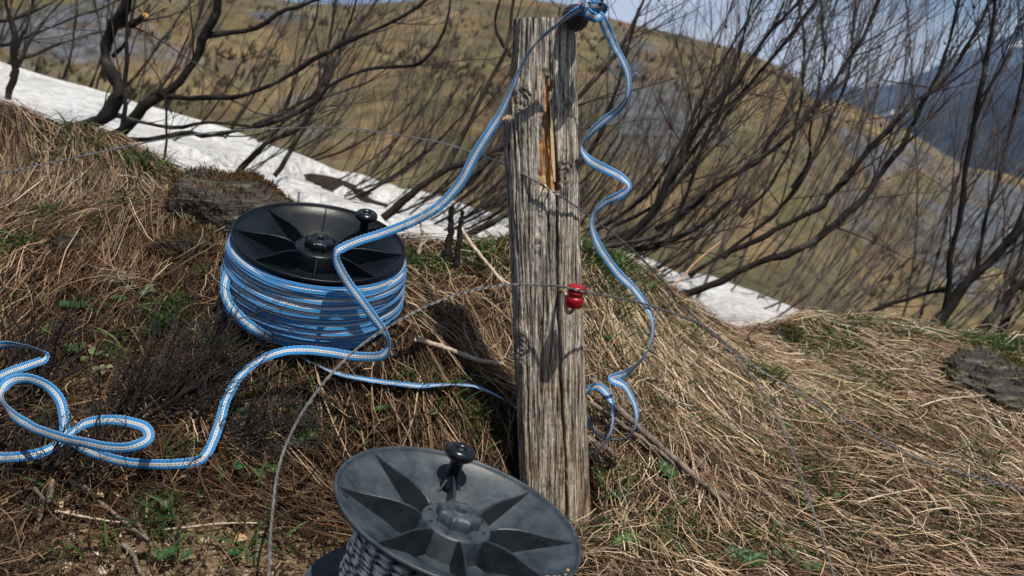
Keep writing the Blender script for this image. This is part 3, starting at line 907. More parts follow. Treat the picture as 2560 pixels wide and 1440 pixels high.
def build_front_reel():
    e = empty("cord_reel", None, "dusty grey-black plastic reel wound with twisted black and white cord", "reel", "fence reels", M_FRONT)
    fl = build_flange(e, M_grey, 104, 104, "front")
    build_lower_flange(e, M_grey, REEL_H + .012)
    # dried mud caught on the low rim
    rng = np.random.default_rng(12)
    mv = []
    for k in range(46):
        an = math.radians(rng.normal(-33, 8)); r = rng.uniform(.126, .1465)
        s = rng.uniform(.0015, .0050)
        V, f = lathe([(s * .2, s * .28), (s * .7, s * .2), (s, 0), (s * .9, -s * .3)], 7)
        V = V * rng.uniform(.7, 1.3, 3); V[:, 0] += r * math.cos(an); V[:, 1] += r * math.sin(an); V[:, 2] += cone_z(r) + .0003
        mv.append((V, f))
    V, f = join(mv)
    link("mud_crust", mesh_np("mud_crust", V, f, M_mud), fl)
    # scrawled marker strokes on two of the fins and the rim
    ink = mat_simple("marker_ink", (.004, .005, .010), .6)
    def scrawl(strokes, M):
        ps = [tubes(np.array([M @ Vector((x, y, 0)) for x, y in st])[None], np.full((1, len(st)), .0006), 4) for st in strokes]
        V, f = join(ps)
        link("marker_writing", mesh_np("marker_writing", V, f, ink), fl)
    def cone_pt(r, ang):
        return Vector((r * math.cos(ang), r * math.sin(ang), float(cone_z(r)) + .0008))
    def on_cone(strokes, a_mid, r_mid, s):
        ps = []
        for st in strokes:
            P = np.array([cone_pt(r_mid + y * s, a_mid + x * s / r_mid) for x, y in st])
            ps.append(tubes(P[None], np.full((1, len(st)), .0006), 4))
        V, f = join(ps)
        link("marker_writing", mesh_np("marker_writing", V, f, ink), fl)
    on_cone([[(-1, -.6), (-1, .7)], [(-1, .7), (-.3, .7)], [(-1, .1), (-.45, .1)], [(-1, -.6), (-.3, -.6)], [(.1, -.6), (.1, .7), (.7, .4), (.2, .1)], [(.9, -.6), (1.3, .7)]], math.radians(196), .134, .006)
    # "NK"-like scribble on the fin that faces the camera at the right
    fa = math.radians(104 - 90 - 0)
    def on_fin(strokes, ang, rc, zc, s):
        ca, sa = math.cos(ang), math.sin(ang)
        ps = []
        for st in strokes:
            P = []
            for x, y in st:
                r = rc + x * s; P.append((r * ca + sa * .0024, r * sa - ca * .0024, zc + y * s))
            ps.append(tubes(np.array(P)[None], np.full((1, len(P)), .0005), 4))
        V, f = join(ps)
        link("marker_writing", mesh_np("marker_writing", V, f, ink), fl)
    on_fin([[(-1.6, -.7), (-1.5, .7), (-.8, -.7), (-.6, .7)], [(-.1, -.7), (0, .7), (.5, -.6), (.7, .7)], [(1.1, -.7), (1.1, .6)]], fa, .106, -.010, .0055)
    # coiled twisted cord
    Vs, rng = [], np.random.default_rng(3)
    n = 240; K = 96
    hgt_ = REEL_H
    P = np.zeros((K, n, 3)); uv = []
    for k in range(K):
        a = np.linspace(0, 2 * np.pi, n)
        lay = k % 2
        t = (k // 2 + .5 * lay + .3) / (K / 2)
        sl = .030 * np.sin(a * .5 + rng.uniform(-.3, .3)) * (1 if k % 3 else -.6) + .004 * np.sin(a + rng.uniform(0, 6))
        z = np.clip(-.034 - t * (hgt_ - .030) + sl, -hgt_, -.034)
        r = .106 - .005 * (1 - lay) + .004 * math.sin(math.pi * t) + .0012 * np.sin(3 * a + rng.uniform(0, 6)) + rng.normal(0, .0008)
        P[k] = np.stack([r * np.cos(a), r * np.sin(a), z], 1)
    V, f = tubes(P, np.full((K, n), .0016), 6)
    u = np.repeat(np.tile(np.linspace(0, 2 * np.pi * .108, n), K), 6)
    w = np.tile(np.arange(6) / 6, K * n)
    nb = NB("twisted_cord")
    uvn = nb.n("UVMap"); sep = nb.n("SeparateXYZ"); nb.l(uvn.outputs['UV'], sep.inputs[0])
    # colour by a helix computed per vertex
    hel = np.sin(2 * np.pi * (u / .022 + w))
    colv = np.where(hel[:, None] > -.25, np.array([.74, .74, .76]), np.array([.010, .011, .016]))
    fine = nb.noise(nb.coord('Object'), 900, 3)
    nb.set(Base_Color=nb.mix(.5, vcol(nb), nb.ramp(fine, [(.35, (.3, .3, .3)), (.65, (1, 1, 1))]), 'MULTIPLY'), Roughness=.7)
    link("wound_cord", mesh_np("wound_cord", V, f, nb.m, True, colv), e)
    V, f = lathe([(.06, -.060), (.095, -.042), (.100, -.05), (.100, -hgt_), (.06, -hgt_)], 72)
    link("inner_winding", mesh_np("inner_winding", V, f, mat_simple("dark_cord", (.015, .016, .02), .8)), e)
    return e
front_reel = build_front_reel()

# ------------------------------------------------------------------ loose tape
def tape_from(rows, n, name, label, parent=None):
    """rows: px, py, Y (or None = on the ground), hx, hy, hd (width direction in photo pixels and depth)"""
    C = []
    pxy = np.array([(r[0], r[1]) for r in rows], float)
    Tpx = norm(np.gradient(pxy, axis=0))
    rule = np.stack([-Tpx[:, 1], Tpx[:, 0]], 1)
    sg = np.sign(sum(rule[i, 0] * rows[i][3] + rule[i, 1] * rows[i][4] for i in range(len(rows))))
    for i, r in enumerate(rows):
        px, py, Y, hx, hy, hd = r
        hm = math.hypot(hx, hy)
        hx, hy = rule[i] * sg * hm
        if Y is None:
            p = ground_hit(px, py, .012)
        elif Y < .5:
            p = ground_hit(px, py, Y)
        else:
            p = at(px, py, Y)
        wv = np.array([hx, 0, -hy], float) + np.array([0, 1, .2]) * hd
        wv = wv / np.linalg.norm(wv)
        C.append(np.concatenate([p, wv]))
    Q, L = spline(C, n)
    return link(name, tape_mesh(name, Q[:, :3], Q[:, 3:]), parent, label=label if parent is None else None, cat="fence tape" if parent is None else None,
                group="blue and white fence tape" if parent is None else None)

R1 = [(1466, 24, 1.462, -2, -9, -3), (1440, 30, 1.458, -3, -6, -6), (1400, 58, 1.462, -3, -6, -12), (1340, 110, 1.470, -4, -4, -13), (1302, 170, 1.475, -4, -4, -13), (1280, 225, 1.475, -6, -4, -11), (1252, 285, 1.47, -9, -4, -7),
      (1212, 348, 1.46, -11, -7, -2), (1180, 402, 1.46, -13, -8, 1), (1148, 460, 1.46, -13, -8, 3), (1100, 513, 1.465, -9, -12, 3), (1040, 549, 1.47, -6, -15, 3), (960, 582, 1.475, -5, -15, 3), (900, 601, 1.475, -4, -15, 4), (858, 618, 1.472, -4, -14, 8),
      (841, 632, 1.466, -8, -6, 14), (843, 660, 1.462, -14, 2, 8), (866, 704, 1.452, -14, 8, 2), (898, 748, 1.442, -14, 9, 2), (932, 792, 1.432, -14, 8, 3), (958, 828, 1.425, -14, 6, 5), (971, 862, 1.425, -9, -2, 12),
      (958, 886, 1.43, 3, -14, 6), (925, 892, 1.44, 4, -15, 4), (870, 888, 1.455, 2, -15, 4), (810, 879, 1.465, 1, -14, 7), (755, 875, 1.465, 1, -12, 10), (702, 880, 1.46, 3, -9, 13), (650, 899, 1.45, 6, -8, 13), (603, 938, 1.43, 10, -6, 12), (570, 990, 1.40, 13, -4, 8),
      (552, 1045, 1.37, 14, -5, 6), (535, 1095, 1.34, 14, -6, 5), (516, 1135, 1.322, 12, -10, 5), (490, 1154, 1.31, 5, -15, 3), (433, 1161, 1.295, 1, -16, 3), (360, 1160, 1.285, 0, -16, 3), (300, 1152, 1.28, -2, -15, 3), (235, 1133, 1.285, -5, -14, 4), (190, 1109, 1.30, -7, -11, 8),
      (163, 1078, 1.325, -11, 1, 12), (160, 1040, 1.35, -13, 7, 9), (148, 998, 1.37, -12, 9, 6), (118, 965, 1.375, -8, 13, 4), (70, 947, 1.365, -2, 15, 3), (25, 953, 1.34, 5, 12, 10), (3, 978, 1.315, 10, 1, 13), (8, 1012, 1.29, 10, -8, 9), (45, 1048, 1.27, 7, -14, 3),
      (105, 1078, 1.255, 5, -15, 2), (181, 1102, 1.245, 2, -16, 2), (289, 1120, 1.24, 0, -16, 2), (345, 1112, 1.25, -3, -15, 4), (372, 1090, 1.275, -5, -9, 13), (355, 1064, 1.30, 5, -12, 9), (289, 1050, 1.32, 1, -14, 6), (217, 1058, 1.325, -4, -11, 10), (176, 1085, 1.315, -7, -8, 12),
      (140, 1113, 1.30, -6, -9, 12), (94, 1133, 1.29, -3, -13, 8), (40, 1143, 1.285, 0, -15, 5), (-20, 1138, 1.29, 2, -14, 6), (-85, 1085, 1.33, 8, -8, 10), (-105, 985, 1.40, 10, 4, 10), (-60, 890, 1.47, 3, 13, 8), (0, 864, 1.49, 0, 13, 8), (60, 866, 1.48, -2, 12, 9), (104, 878, 1.46, -6, 6, 13),
      (108, 897, 1.445, -4, -10, 11), (70, 912, 1.44, 3, -14, 7), (20, 930, 1.43, 4, -14, 7), (-50, 965, 1.42, 4, -13, 8), (-180, 1030, 1.40, 4, -13, 8), (-330, 1080, .02, 4, -13, 8), (-480, 1100, .01, 4, -13, 8)]
tape_a = tape_from(R1, 1500, "fence_tape", "blue and white tape hanging from the post over the reel, looped on the ground")
R2 = [(1478, 30, 1.462, 9, -2, 6), (1500, 40, 1.462, 10, -4, 5), (1516, 72, 1.478, 11, -4, 5), (1534, 112, 1.495, 9, -5, 10), (1556, 150, 1.513, 8, -6, 11), (1571, 190, 1.525, 10, -1, 11), (1570, 232, 1.532, 10, 2, 11), (1550, 268, 1.54, 9, 9, 9), (1512, 301, 1.535, 8, 13, 5), (1477, 331, 1.53, 9, 10, 9), (1454, 366, 1.53, 10, 1, 13), (1470, 398, 1.535, 5, -12, 9), (1510, 421, 1.545, 5, -14, 5), (1552, 443, 1.55, 6, -12, 7), (1572, 466, 1.545, 9, 2, 13), (1552, 488, 1.535, 5, 13, 8), (1512, 507, 1.53, 6, 13, 7), (1486, 531, 1.525, 9, 5, 12), (1478, 562, 1.53, 8, 1, 13), (1489, 600, 1.54, 11, -4, 10), (1510, 638, 1.55, 9.0, -5.2, 6), (1545, 683, 1.565, 8.2, -6.8, 5), (1588, 727, 1.58, 6.8, -6.0, 10), (1618, 772, 1.59, 6.0, -3.0, 13), (1632, 815, 1.595, 6.0, 0.0, 14), (1624, 862, 1.59, 6.0, 3.0, 13), (1599, 902, 1.585, 5.2, 6.8, 11), (1562, 933, 1.58, 5, 13, 7), (1530, 946, 1.565, 2, 15, 4), (1538, 953, 1.555, 4, 12, 10), (1562, 966, 1.56, 5.0, -5.0, 11), (1583, 1003, 1.565, 6.6, -2.4, 11), (1592, 1047, 1.56, 7.0, 0.6, 11), (1577, 1084, 1.57, 5.0, 5.0, 11), (1540, 1099, 1.575, 1.0, 6.9, 11), (1503, 1088, 1.585, -3.1, 6.2, 11), (1476, 1062, 1.6, -5.9, 3.8, 11), (1458, 1025, 1.625, -7.0, 0.0, 11), (1458, 992, 1.635, -6.4, -2.8, 11), (1477, 972, 1.63, -2.5, -6.5, 11), (1500, 967, 1.615, 3.8, -5.9, 11), (1524, 995, 1.59, 6.8, -1.8, 11), (1533, 1040, 1.575, 7.0, 0.6, 11), (1524, 1086, 1.565, 6.4, 2.9, 11), (1503, 1115, 1.57, 3.8, 5.8, 11), (1478, 1132, 1.59, 2.1, 6.7, 11), (1448, 1140, 1.63, 1.4, 6.9, 11)]
tape_b = tape_from(R2, 900, "fence_tape", "spiralling blue and white tape hanging down the open side of the post")
R3 = [(600, 640, 1.66, 2, 13, 4), (566, 690, 1.57, 3, 9, -4), (563, 735, 1.525, 6, 9, -4), (588, 780, 1.485, 9, 9, -5), (640, 824, 1.465, 7, 9, -6), (700, 862, .022, 3, 4, 6), (770, 903, .026, 1, 3, 14), (850, 936, .03, 1, 3, 15), (950, 954, .034, 0, 2, 15), (1050, 964, .04, 0, 2, 15),
      (1130, 962, .05, 0, 3, 15), (1190, 967, .05, 1, 3, 15), (1240, 988, .045, 2, 3, 15), (1292, 1020, .04, 2, 3, 15), (1340, 1045, .03, 2, 3, 15)]
tape_c = tape_from(R3, 480, "fence_tape", "narrow strand of tape running from under the blue reel to behind the post")
# knot round the black insulator
for rows in ([(1462, 22, 1.452, 0, 6, 2), (1480, 15, 1.446, 0, 8, 2), (1500, 16, 1.455, 0, 7, 4), (1506, 22, 1.48, 0, 6, 6), (1490, 30, 1.495, 0, 6, 6)],
             [(1462, 26, 1.452, 2, 6, 3), (1474, 38, 1.444, 3, 8, 3), (1490, 43, 1.447, 0, 8, 3), (1500, 36, 1.462, 2, 7, 4), (1504, 24, 1.478, 1, 6, 5)],
             [(1470, -14, 1.452, 8, 0, 2), (1469, 4, 1.448, 8, 1, 2), (1466, 18, 1.447, 7, 3, 2), (1464, 30, 1.452, 6, 4, 3)]):
    tape_from(rows, 60, "knot_turn", None, tape_b)
# threads frayed from the tape edge
rng = np.random.default_rng(19)
fp = []
for px0, py0, px1, py1, Y0, nn in [(1510, 60, 1545, 130, 1.485, 26), (1545, 130, 1578, 200, 1.53, 12), (1010, 548, 1120, 505, 1.462, 18), (1625, 800, 1634, 850, 1.59, 8)]:
    t_ = rng.random(nn)
    p_ = at(px0 + (px1 - px0) * t_ + rng.normal(0, 6, nn), py0 + (py1 - py0) * t_ + rng.normal(0, 6, nn), np.full(nn, Y0))
    d_ = norm(rng.normal(0, 1, (nn, 3)))
    P_, R_ = np.zeros((nn, 5, 3)), np.full((nn, 5), .00028)
    P_[:, 0] = p_
    for k_ in range(1, 5):
        d_ = norm(d_ + rng.normal(0, .5, (nn, 3))); P_[:, k_] = P_[:, k_ - 1] + d_ * rng.uniform(.0015, .0035, (nn, 1))
    fp.append((P_, R_))
V, f = tubes(np.concatenate([q[0] for q in fp]), np.concatenate([q[1] for q in fp]), 4)
link("frayed_threads", mesh_np("frayed_threads", V, f, mat_simple("blue_thread", (.03, .16, .42), .7, 0, 200, (.40, .48, .58))), tape_b, kind="stuff")

# ------------------------------------------------------------------ insulators
def axis_matrix(p, d):
    q = Vector(d).to_track_quat('Z', 'Y').to_matrix().to_4x4()
    q.translation = Vector(p)
    return q
M_ins = mat_simple("black_insulator", (.006, .006, .008), .45, 0, 90, (.02, .02, .024))
p0 = at(1424, 58, 1.530); p1 = at(1478, 8, 1.470)
MI = axis_matrix(p0, p1 - p0)
ins = empty("ring_insulator", None, "black ribbed screw-in insulator at the post top with tape tied round it", "insulator", None, MI)
L = float(np.linalg.norm(p1 - p0))
V, f = lathe([(.0, -.030), (.0028, -.028), (.0028, L * .35)], 12)
link("screw", mesh_np("screw", V, f, mat_simple("rusty_steel", (.10, .08, .07), .55, .7, 200, (.22, .18, .15))), ins)
n = 72; a = np.arange(n) / n * 2 * np.pi
prof = np.array([(.004, .010), (.0145, .011), (.0190, .014), (.0200, .020), (.0185, .026), (.0150, .032), (.0120, .036), (.0105, .046), (.0100, .056), (.0105, .064), (.0125, .068), (.0130, .084), (.0105, .090), (.0, .091)])
lob = .5 + .5 * np.cos(a * 16)
rr = prof[:, :1] + np.where(prof[:, :1] > .0140, .0016, .0002) * lob[None]
V = np.stack([rr * np.cos(a), rr * np.sin(a), np.repeat(prof[:, 1:], n, 1)], -1)
idx = np.arange(len(prof) * n).reshape(len(prof), n)
f = np.stack([idx[:-1], np.roll(idx[:-1], -1, 1), np.roll(idx[1:], -1, 1), idx[1:]], -1).reshape(-1, 4)
link("insulator_body", mesh_np("insulator_body", V.reshape(-1, 3), f, M_ins), ins)
V, f = lathe([(.0124, .060), (.0132, .061), (.0132, .0655), (.0124, .0665)], 40)
link("marker_ring", mesh_np("marker_ring", V, f, mat_simple("orange_plastic", (.62, .07, .02), .4)), ins)

nb = NB("red_glassy_plastic")
nb.set(Base_Color=(.36, .004, .014), Roughness=.32)
nb.b.inputs['Transmission Weight'].default_value = .4
nb.b.inputs['IOR'].default_value = 1.45
M_red = nb.m
pc = at(1438, 741, 1.472)
tilt = norm(np.array([.12, -.10, 1.0]))
MR = axis_matrix(pc, tilt)
red = empty("red_insulator", None, "small red plastic spool insulator holding the wire on the post", "insulator", None, MR)
prof = [(.003, -.0165), (.0125, -.0168), (.0140, -.0155), (.0146, -.0030), (.0138, -.0008), (.0112, .0004), (.0110, .0035), (.0118, .0048), (.0138, .0056), (.0142, .0075), (.0120, .0085), (.0116, .0105), (.0136, .0115), (.0138, .0160), (.0120, .0178), (.003, .0180), (.0, .0180)]
V, f = lathe(prof, 48)
link("spool", mesh_np("spool", V, f, M_red), red)
hk = np.array([at(1398, 727, 1.530), at(1405, 726, 1.512), at(1413, 733, 1.494), at(1416, 750, 1.487), at(1415, 770, 1.484), at(1421, 782, 1.480), at(1430, 778, 1.476), at(1434, 766, 1.473), at(1436, 750, 1.472)])
Q, _ = spline(hk, 40)
Q = np.array([MR.inverted() @ Vector(q) for q in Q])
V, f = tubes(Q[None], np.full((1, 40), .0031), 12)
link("hook_screw", mesh_np("hook_screw", V, f, mat_simple("worn_hook", (.16, .13, .11), .4, .6, 220, (.50, .36, .18))), red)

# ------------------------------------------------------------------ steel wires
nb = NB("stranded_steel")
uvn = nb.n("UVMap"); sp_ = nb.n("SeparateXYZ"); nb.l(uvn.outputs['UV'], sp_.inputs[0])
tw = nb.math('SINE', nb.math('ADD', nb.math('MULTIPLY', sp_.outputs[0], 2 * math.pi / .012), nb.math('MULTIPLY', sp_.outputs[1], 12 * math.pi)))
k = nb.noise(nb.coord('Object'), 60, 4)
nb.set(Base_Color=nb.ramp(k, [(.35, (.11, .11, .115)), (.7, (.26, .26, .27))]), Roughness=.45, Metallic=.35)
nb.bump(tw, .0006)
M_wire = nb.m
def wire(rows, n, r, label):
    P = np.array([at(*q) for q in rows])
    Q, Ln = spline(P, n)
    V, f = tubes(Q[None], np.full((1, n), r), 8)
    uv = np.stack([np.repeat(np.linspace(0, Ln, n), 8), np.tile(np.arange(8) / 8, n)], 1)
    return link("fence_wire", mesh_np("fence_wire", V, f, M_wire, True, None, uv), label=label, cat="wire", group="steel fence wires")
wire([(-800, 620, 1.35), (-120, 462, 1.62), (0, 434, 1.70), (150, 402, 1.80), (300, 370, 1.95), (430, 345, 2.25), (600, 325, 2.6), (850, 320, 2.6), (1050, 346, 2.05), (1180, 380, 1.72), (1262, 412, 1.56), (1330, 448, 1.513), (1366, 469, 1.509), (1410, 496, 1.51), (1480, 545, 1.55), (1600, 642, 1.66),
      (1740, 795, 1.76), (1850, 905, 1.70), (1945, 1050, 1.56), (2020, 1240, 1.40), (2085, 1440, 1.24), (2110, 1540, 1.17), (2140, 1800, 1.02)], 420, .0017, "thin steel wire stapled across the post below its orange split")
wire([(664, 1760, .84), (668, 1530, .96), (672, 1440, 1.0), (680, 1290, 1.07), (702, 1150, 1.14), (760, 1025, 1.22), (850, 912, 1.29), (950, 830, 1.34), (1100, 751, 1.41), (1250, 714, 1.462), (1380, 714, 1.470), (1430, 722, 1.458), (1465, 731, 1.462), (1500, 737, 1.485), (1600, 757, 1.57), (1740, 806, 1.69), (1810, 857, 1.71),
      (1900, 925, 1.71), (2100, 1040, 1.64), (2300, 1148, 1.56), (2560, 1225, 1.52), (2700, 1262, 1.5), (3300, 1400, 1.45)], 420, .0019, "thicker steel wire curving up from the ground and held by the red insulator")
# staple
q = np.array([at(1362, 460, 1.525), at(1361, 461, 1.507), at(1366, 468, 1.5045), at(1371, 476, 1.507), at(1372, 477, 1.525)])
Q, _ = spline(q, 24)
V, f = tubes(Q[None], np.full((1, 24), .0013), 8)
link("wire_staple", mesh_np("wire_staple", V, f, mat_simple("bright_steel", (.5, .48, .44), .4, .8)), label="small bright staple pinning the thin wire to the post", cat="staple")
# ------------------------------------------------------------------ bare alder shrubs behind the bank
def mat_bark(name, a, b, scale=30):
    nb = NB(name)
    v = nb.coord('Object', (1, 1, .35))
    k = nb.noise(v, scale, 5, .6); k2 = nb.noise(nb.coord('Object'), scale * .35, 4)
    c = nb.ramp(k, [(.34, a), (.66, b)])
    c = nb.mix(nb.ramp(k2, [(.56, (0, 0, 0)), (.66, (.32, .32, .32))]), c, (.11, .105, .095))
    nb.set(Base_Color=c, Roughness=.85)
    nb.b.inputs['Specular IOR Level'].default_value = .2
    nb.bump(k, .006)
    return nb.m
M_bark = mat_bark("alder_bark", (.0030, .0025, .0028), (.014, .0115, .0105))
M_bark2 = mat_bark("grey_alder_bark", (.018, .014, .014), (.13, .108, .092))
M_bark3 = mat_bark("brown_alder_bark", (.0045, .0035, .0034), (.030, .0215, .0175))
M_twig3 = mat_simple("red_twig_bark", (.006, .0042, .004), .7, 0, 11, (.040, .024, .019))
M_twig = mat_simple("twig_bark", (.005, .0035, .0035), .7, 0, 14, (.020, .013, .011))
M_twig2 = mat_simple("pale_twig_bark", (.022, .016, .015), .7, 0, 7, (.17, .128, .105))
M_bud = mat_simple("alder_cones", (.030, .012, .008), .8, 0, 40, (.09, .03, .014))

def twig_batch(base, dirs, L, r0, rng, K=6, up=.35, wig=.10):
    """N twigs starting at base (N,3) along dirs, curving upward"""
    N = len(base)
    t = np.linspace(0, 1, K)
    P = np.zeros((N, K, 3)); P[:, 0] = base
    d = norm(dirs)
    for k in range(1, K):
        d = norm(d + rng.normal(0, wig, (N, 3)) + np.array([0, 0, up / K]))
        P[:, k] = P[:, k - 1] + d * (L / (K - 1))[:, None]
    R = r0[:, None] * (1 - .85 * t)[None]
    return P, R

def shrub(name, label, stems, seed, ntw=14, tw_len=.5, lean=(.35, 0, .55), bark=None, twig=None, cones=60, sub=4, group="bare alder shrubs", spread=.45, rscale=.42, wmul=1.0):
    """stems: list of (rows[(px,py,Y)], width_px_start, width_px_end)"""
    rng = np.random.default_rng(seed)
    q0 = stems[0][0][0]
    first = at(*q0) if len(q0) == 3 else np.array(q0[:3])
    e = empty(name, first, label, "shrub", group)
    allP, allR, tips = [], [], []
    for rows, w0, w1 in stems:
        C = np.array([at(*q) if len(q) == 3 else np.array(q[:3]) for q in rows])
        Ln0 = np.linalg.norm(np.diff(C, axis=0), axis=1).sum()
        n = max(12, int(Ln0 / .035))
        Q, Ln = spline(C, n)
        Yd = rows[0][2] if len(rows[0]) == 3 else rows[0][1]
        ra, rb = wmul * w0 / 2 * Yd / F, wmul * w1 / 2 * Yd / F
        R = np.linspace(ra, rb, n) * (1 + .42 * (fbm(np.arange(n) * .6, np.zeros(n), seed, 3) - .5) * 2)
        kk = np.arange(n) * .33
        Q = Q + np.stack([fbm(kk, kk * 0 + 3 * a_, seed + 7, 2) - .5 for a_ in range(3)], 1) * R[:, None] * 2.2 + rng.normal(0, 1, (n, 3)) * (R[:, None] * .12)
        V, f = tubes((Q - first)[None], R[None], 9)
        link("stem", mesh_np("stem", V, f, bark or M_bark), e)
        T = norm(np.gradient(Q, axis=0))
        N = max(2, int(ntw * Ln))
        k = (n - 1) * rng.uniform(.12, 1, N) ** .8
        k = k.astype(int)
        d = T[k] * .75 + np.array(lean) * .5 + rng.normal(0, spread, (N, 3)) * np.array([1, .8, 1])
        Lk = tw_len * rng.uniform(.35, 1.15, N)
        P, RR = twig_batch(Q[k], d, Lk, np.clip(R[k] * rscale, .0013, .0036), rng, 7)
        allP.append(P); allR.append(RR)
        for _ in range(sub):
            j = rng.integers(2, 6, N)
            b = P[np.arange(N), j]
            dd = norm(P[np.arange(N), j] - P[np.arange(N), j - 1]) + rng.normal(0, .42, (N, 3)) + np.array([0, 0, .25])
            P2, R2_ = twig_batch(b, dd, Lk * rng.uniform(.25, .7, N), np.clip(RR[np.arange(N), j] * .7, .0011, .004), rng, 7)
            allP.append(P2); allR.append(R2_); tips.append(P2[:, -1]); tips.append(P2[:, 3])
    P = np.concatenate(allP); R = np.concatenate(allR)
    V, f = tubes(P - first, R, 4)
    link("twigs", mesh_np("twigs", V, f, twig or M_twig), e, kind="stuff")
    if cones:
        T_ = np.concatenate(tips)
        T_ = T_[rng.integers(0, len(T_), cones)] - first
        cv, cf = lathe([(.0004, .014), (.0045, .010), (.0060, .004), (.0045, -.003), (.0004, -.005)], 6)
        vs_, fs_ = [], []
        for i, p in enumerate(T_):
            s = rng.uniform(.35, .85)
            vs_.append(cv * s + p + [0, 0, -.006]); fs_.append(cf + i * len(cv))
        link("cones", mesh_np("cones", np.vstack(vs_), np.vstack(fs_), M_bud), e, kind="stuff")
    return e

# left: two crooked old trunks rising behind the mound
shrub("alder_shrub", "crooked black-barked shrub with a sawn stub rising behind the grassy mound", [
    ([(150, 352, 3.0), (190, 322, 3.0), (250, 290, 3.0), (282, 250, 3.0), (300, 212, 3.0), (274, 172, 3.02), (260, 130, 3.05), (280, 80, 3.05), (300, 20, 3.0), (312, -60, 3.0), (330, -180, 2.95)], 40, 24),
    ([(300, 60, 3.05), (322, 58, 3.03), (346, 45, 3.0), (366, 40, 2.98)], 20, 15),
    ([(285, 140, 3.05), (305, 118, 3.1), (322, 85, 3.12), (330, 30, 3.15), (350, -60, 3.2)], 11, 5),
    ([(265, 285, 3.0), (300, 290, 3.02), (360, 305, 3.05), (450, 316, 3.1), (500, 304, 3.12), (560, 308, 3.15), (640, 318, 3.2)], 13, 6),
    ], 11, 5, .45, (.5, 0, .4), cones=8, sub=3, wmul=.88)
stub_o = [o for o in bpy.data.objects if o.name.startswith("alder_shrub")][-1]
V, f = lathe([(.0, .0012), (.0085, .0010), (.0094, -.004)], 14)
Mc = axis_matrix(at(366, 40, 2.98), at(366, 40, 2.98) - at(346, 45, 3.0))
V = np.array([Mc @ Vector(q) for q in V]) - np.array(stub_o.location)
link("cut_face", mesh_np("cut_face", V, f, mat_simple("sawn_orange_wood", (.42, .19, .05), .8, 0, 120, (.60, .34, .12))), stub_o)
shrub("alder_shrub", "spreading dark shrub with long arching limbs just behind the slate boulder", [
    ([(235, 385, 3.1), (260, 362, 3.1), (300, 326, 3.1), (350, 282, 3.1), (395, 242, 3.1), (440, 214, 3.1), (485, 160, 3.1), (518, 98, 3.1), (548, 45, 3.1), (556, -10, 3.1), (580, -120, 3.1)], 38, 15),
    ([(520, 95, 3.1), (580, 84, 3.1), (650, 66, 3.1), (700, 32, 3.1), (760, 12, 3.1), (830, -20, 3.1), (900, -80, 3.1)], 17, 8),
    ([(395, 244, 3.1), (500, 246, 3.05), (600, 240, 3.0), (675, 214, 3.0), (750, 176, 3.0), (850, 115, 3.0), (930, 78, 3.0), (1000, 44, 3.0), (1065, 0, 3.0), (1120, -60, 3.0)], 17, 9),
    ([(300, 356, 3.1), (400, 345, 3.05), (475, 332, 3.05), (505, 340, 3.05), (600, 326, 3.1), (700, 305, 3.1), (760, 275, 3.1), (800, 245, 3.1), (825, 214, 3.1), (870, 190, 3.1), (925, 170, 3.1), (985, 168, 3.1), (1040, 165, 3.1), (1075, 140, 3.1), (1100, 100, 3.1), (1120, 40, 3.1), (1130, -40, 3.1)], 16, 7),
    ([(820, 218, 3.1), (838, 160, 3.15), (856, 100, 3.2), (880, 40, 3.2), (900, -30, 3.2)], 12, 6),
    ([(640, 318, 3.1), (690, 290, 3.2), (745, 262, 3.3), (790, 230, 3.3), (800, 160, 3.35), (790, 90, 3.4)], 12, 6),
    ], 12, 7, .5, (.55, 0, .4), cones=12, sub=3, wmul=.86)
shrub("alder_shrub", "thin upright dark stems standing in the snow at the photo's left edge", [
    ([(26, 250, 3.4), (28, 170, 3.4), (30, 100, 3.4), (20, 40, 3.4), (8, -40, 3.4)], 17, 10),
    ([(302, 372, 2.75), (306, 280, 2.75), (312, 165, 2.75), (316, 80, 2.75), (320, -30, 2.75)], 11, 7),
    ([(410, 425, 2.8), (414, 330, 2.8), (412, 250, 2.8), (395, 190, 2.8), (365, 150, 2.8)], 6, 3),
    ([(30, 190, 3.4), (60, 120, 3.5), (95, 70, 3.6), (150, 10, 3.7), (200, -40, 3.8)], 9, 5),
    ([(50, 150, 3.6), (120, 120, 3.8), (220, 90, 4.0), (330, 60, 4.2), (420, 20, 4.4)], 8, 3),
    ([(-40, 120, 3.6), (60, 95, 3.8), (200, 40, 4.0), (300, 0, 4.2)], 9, 4),
    ([(-40, 60, 3.6), (80, 30, 3.8), (180, -20, 4.0)], 9, 5),
    ], 13, 9, .5, (.3, 0, .6), cones=24, sub=3)
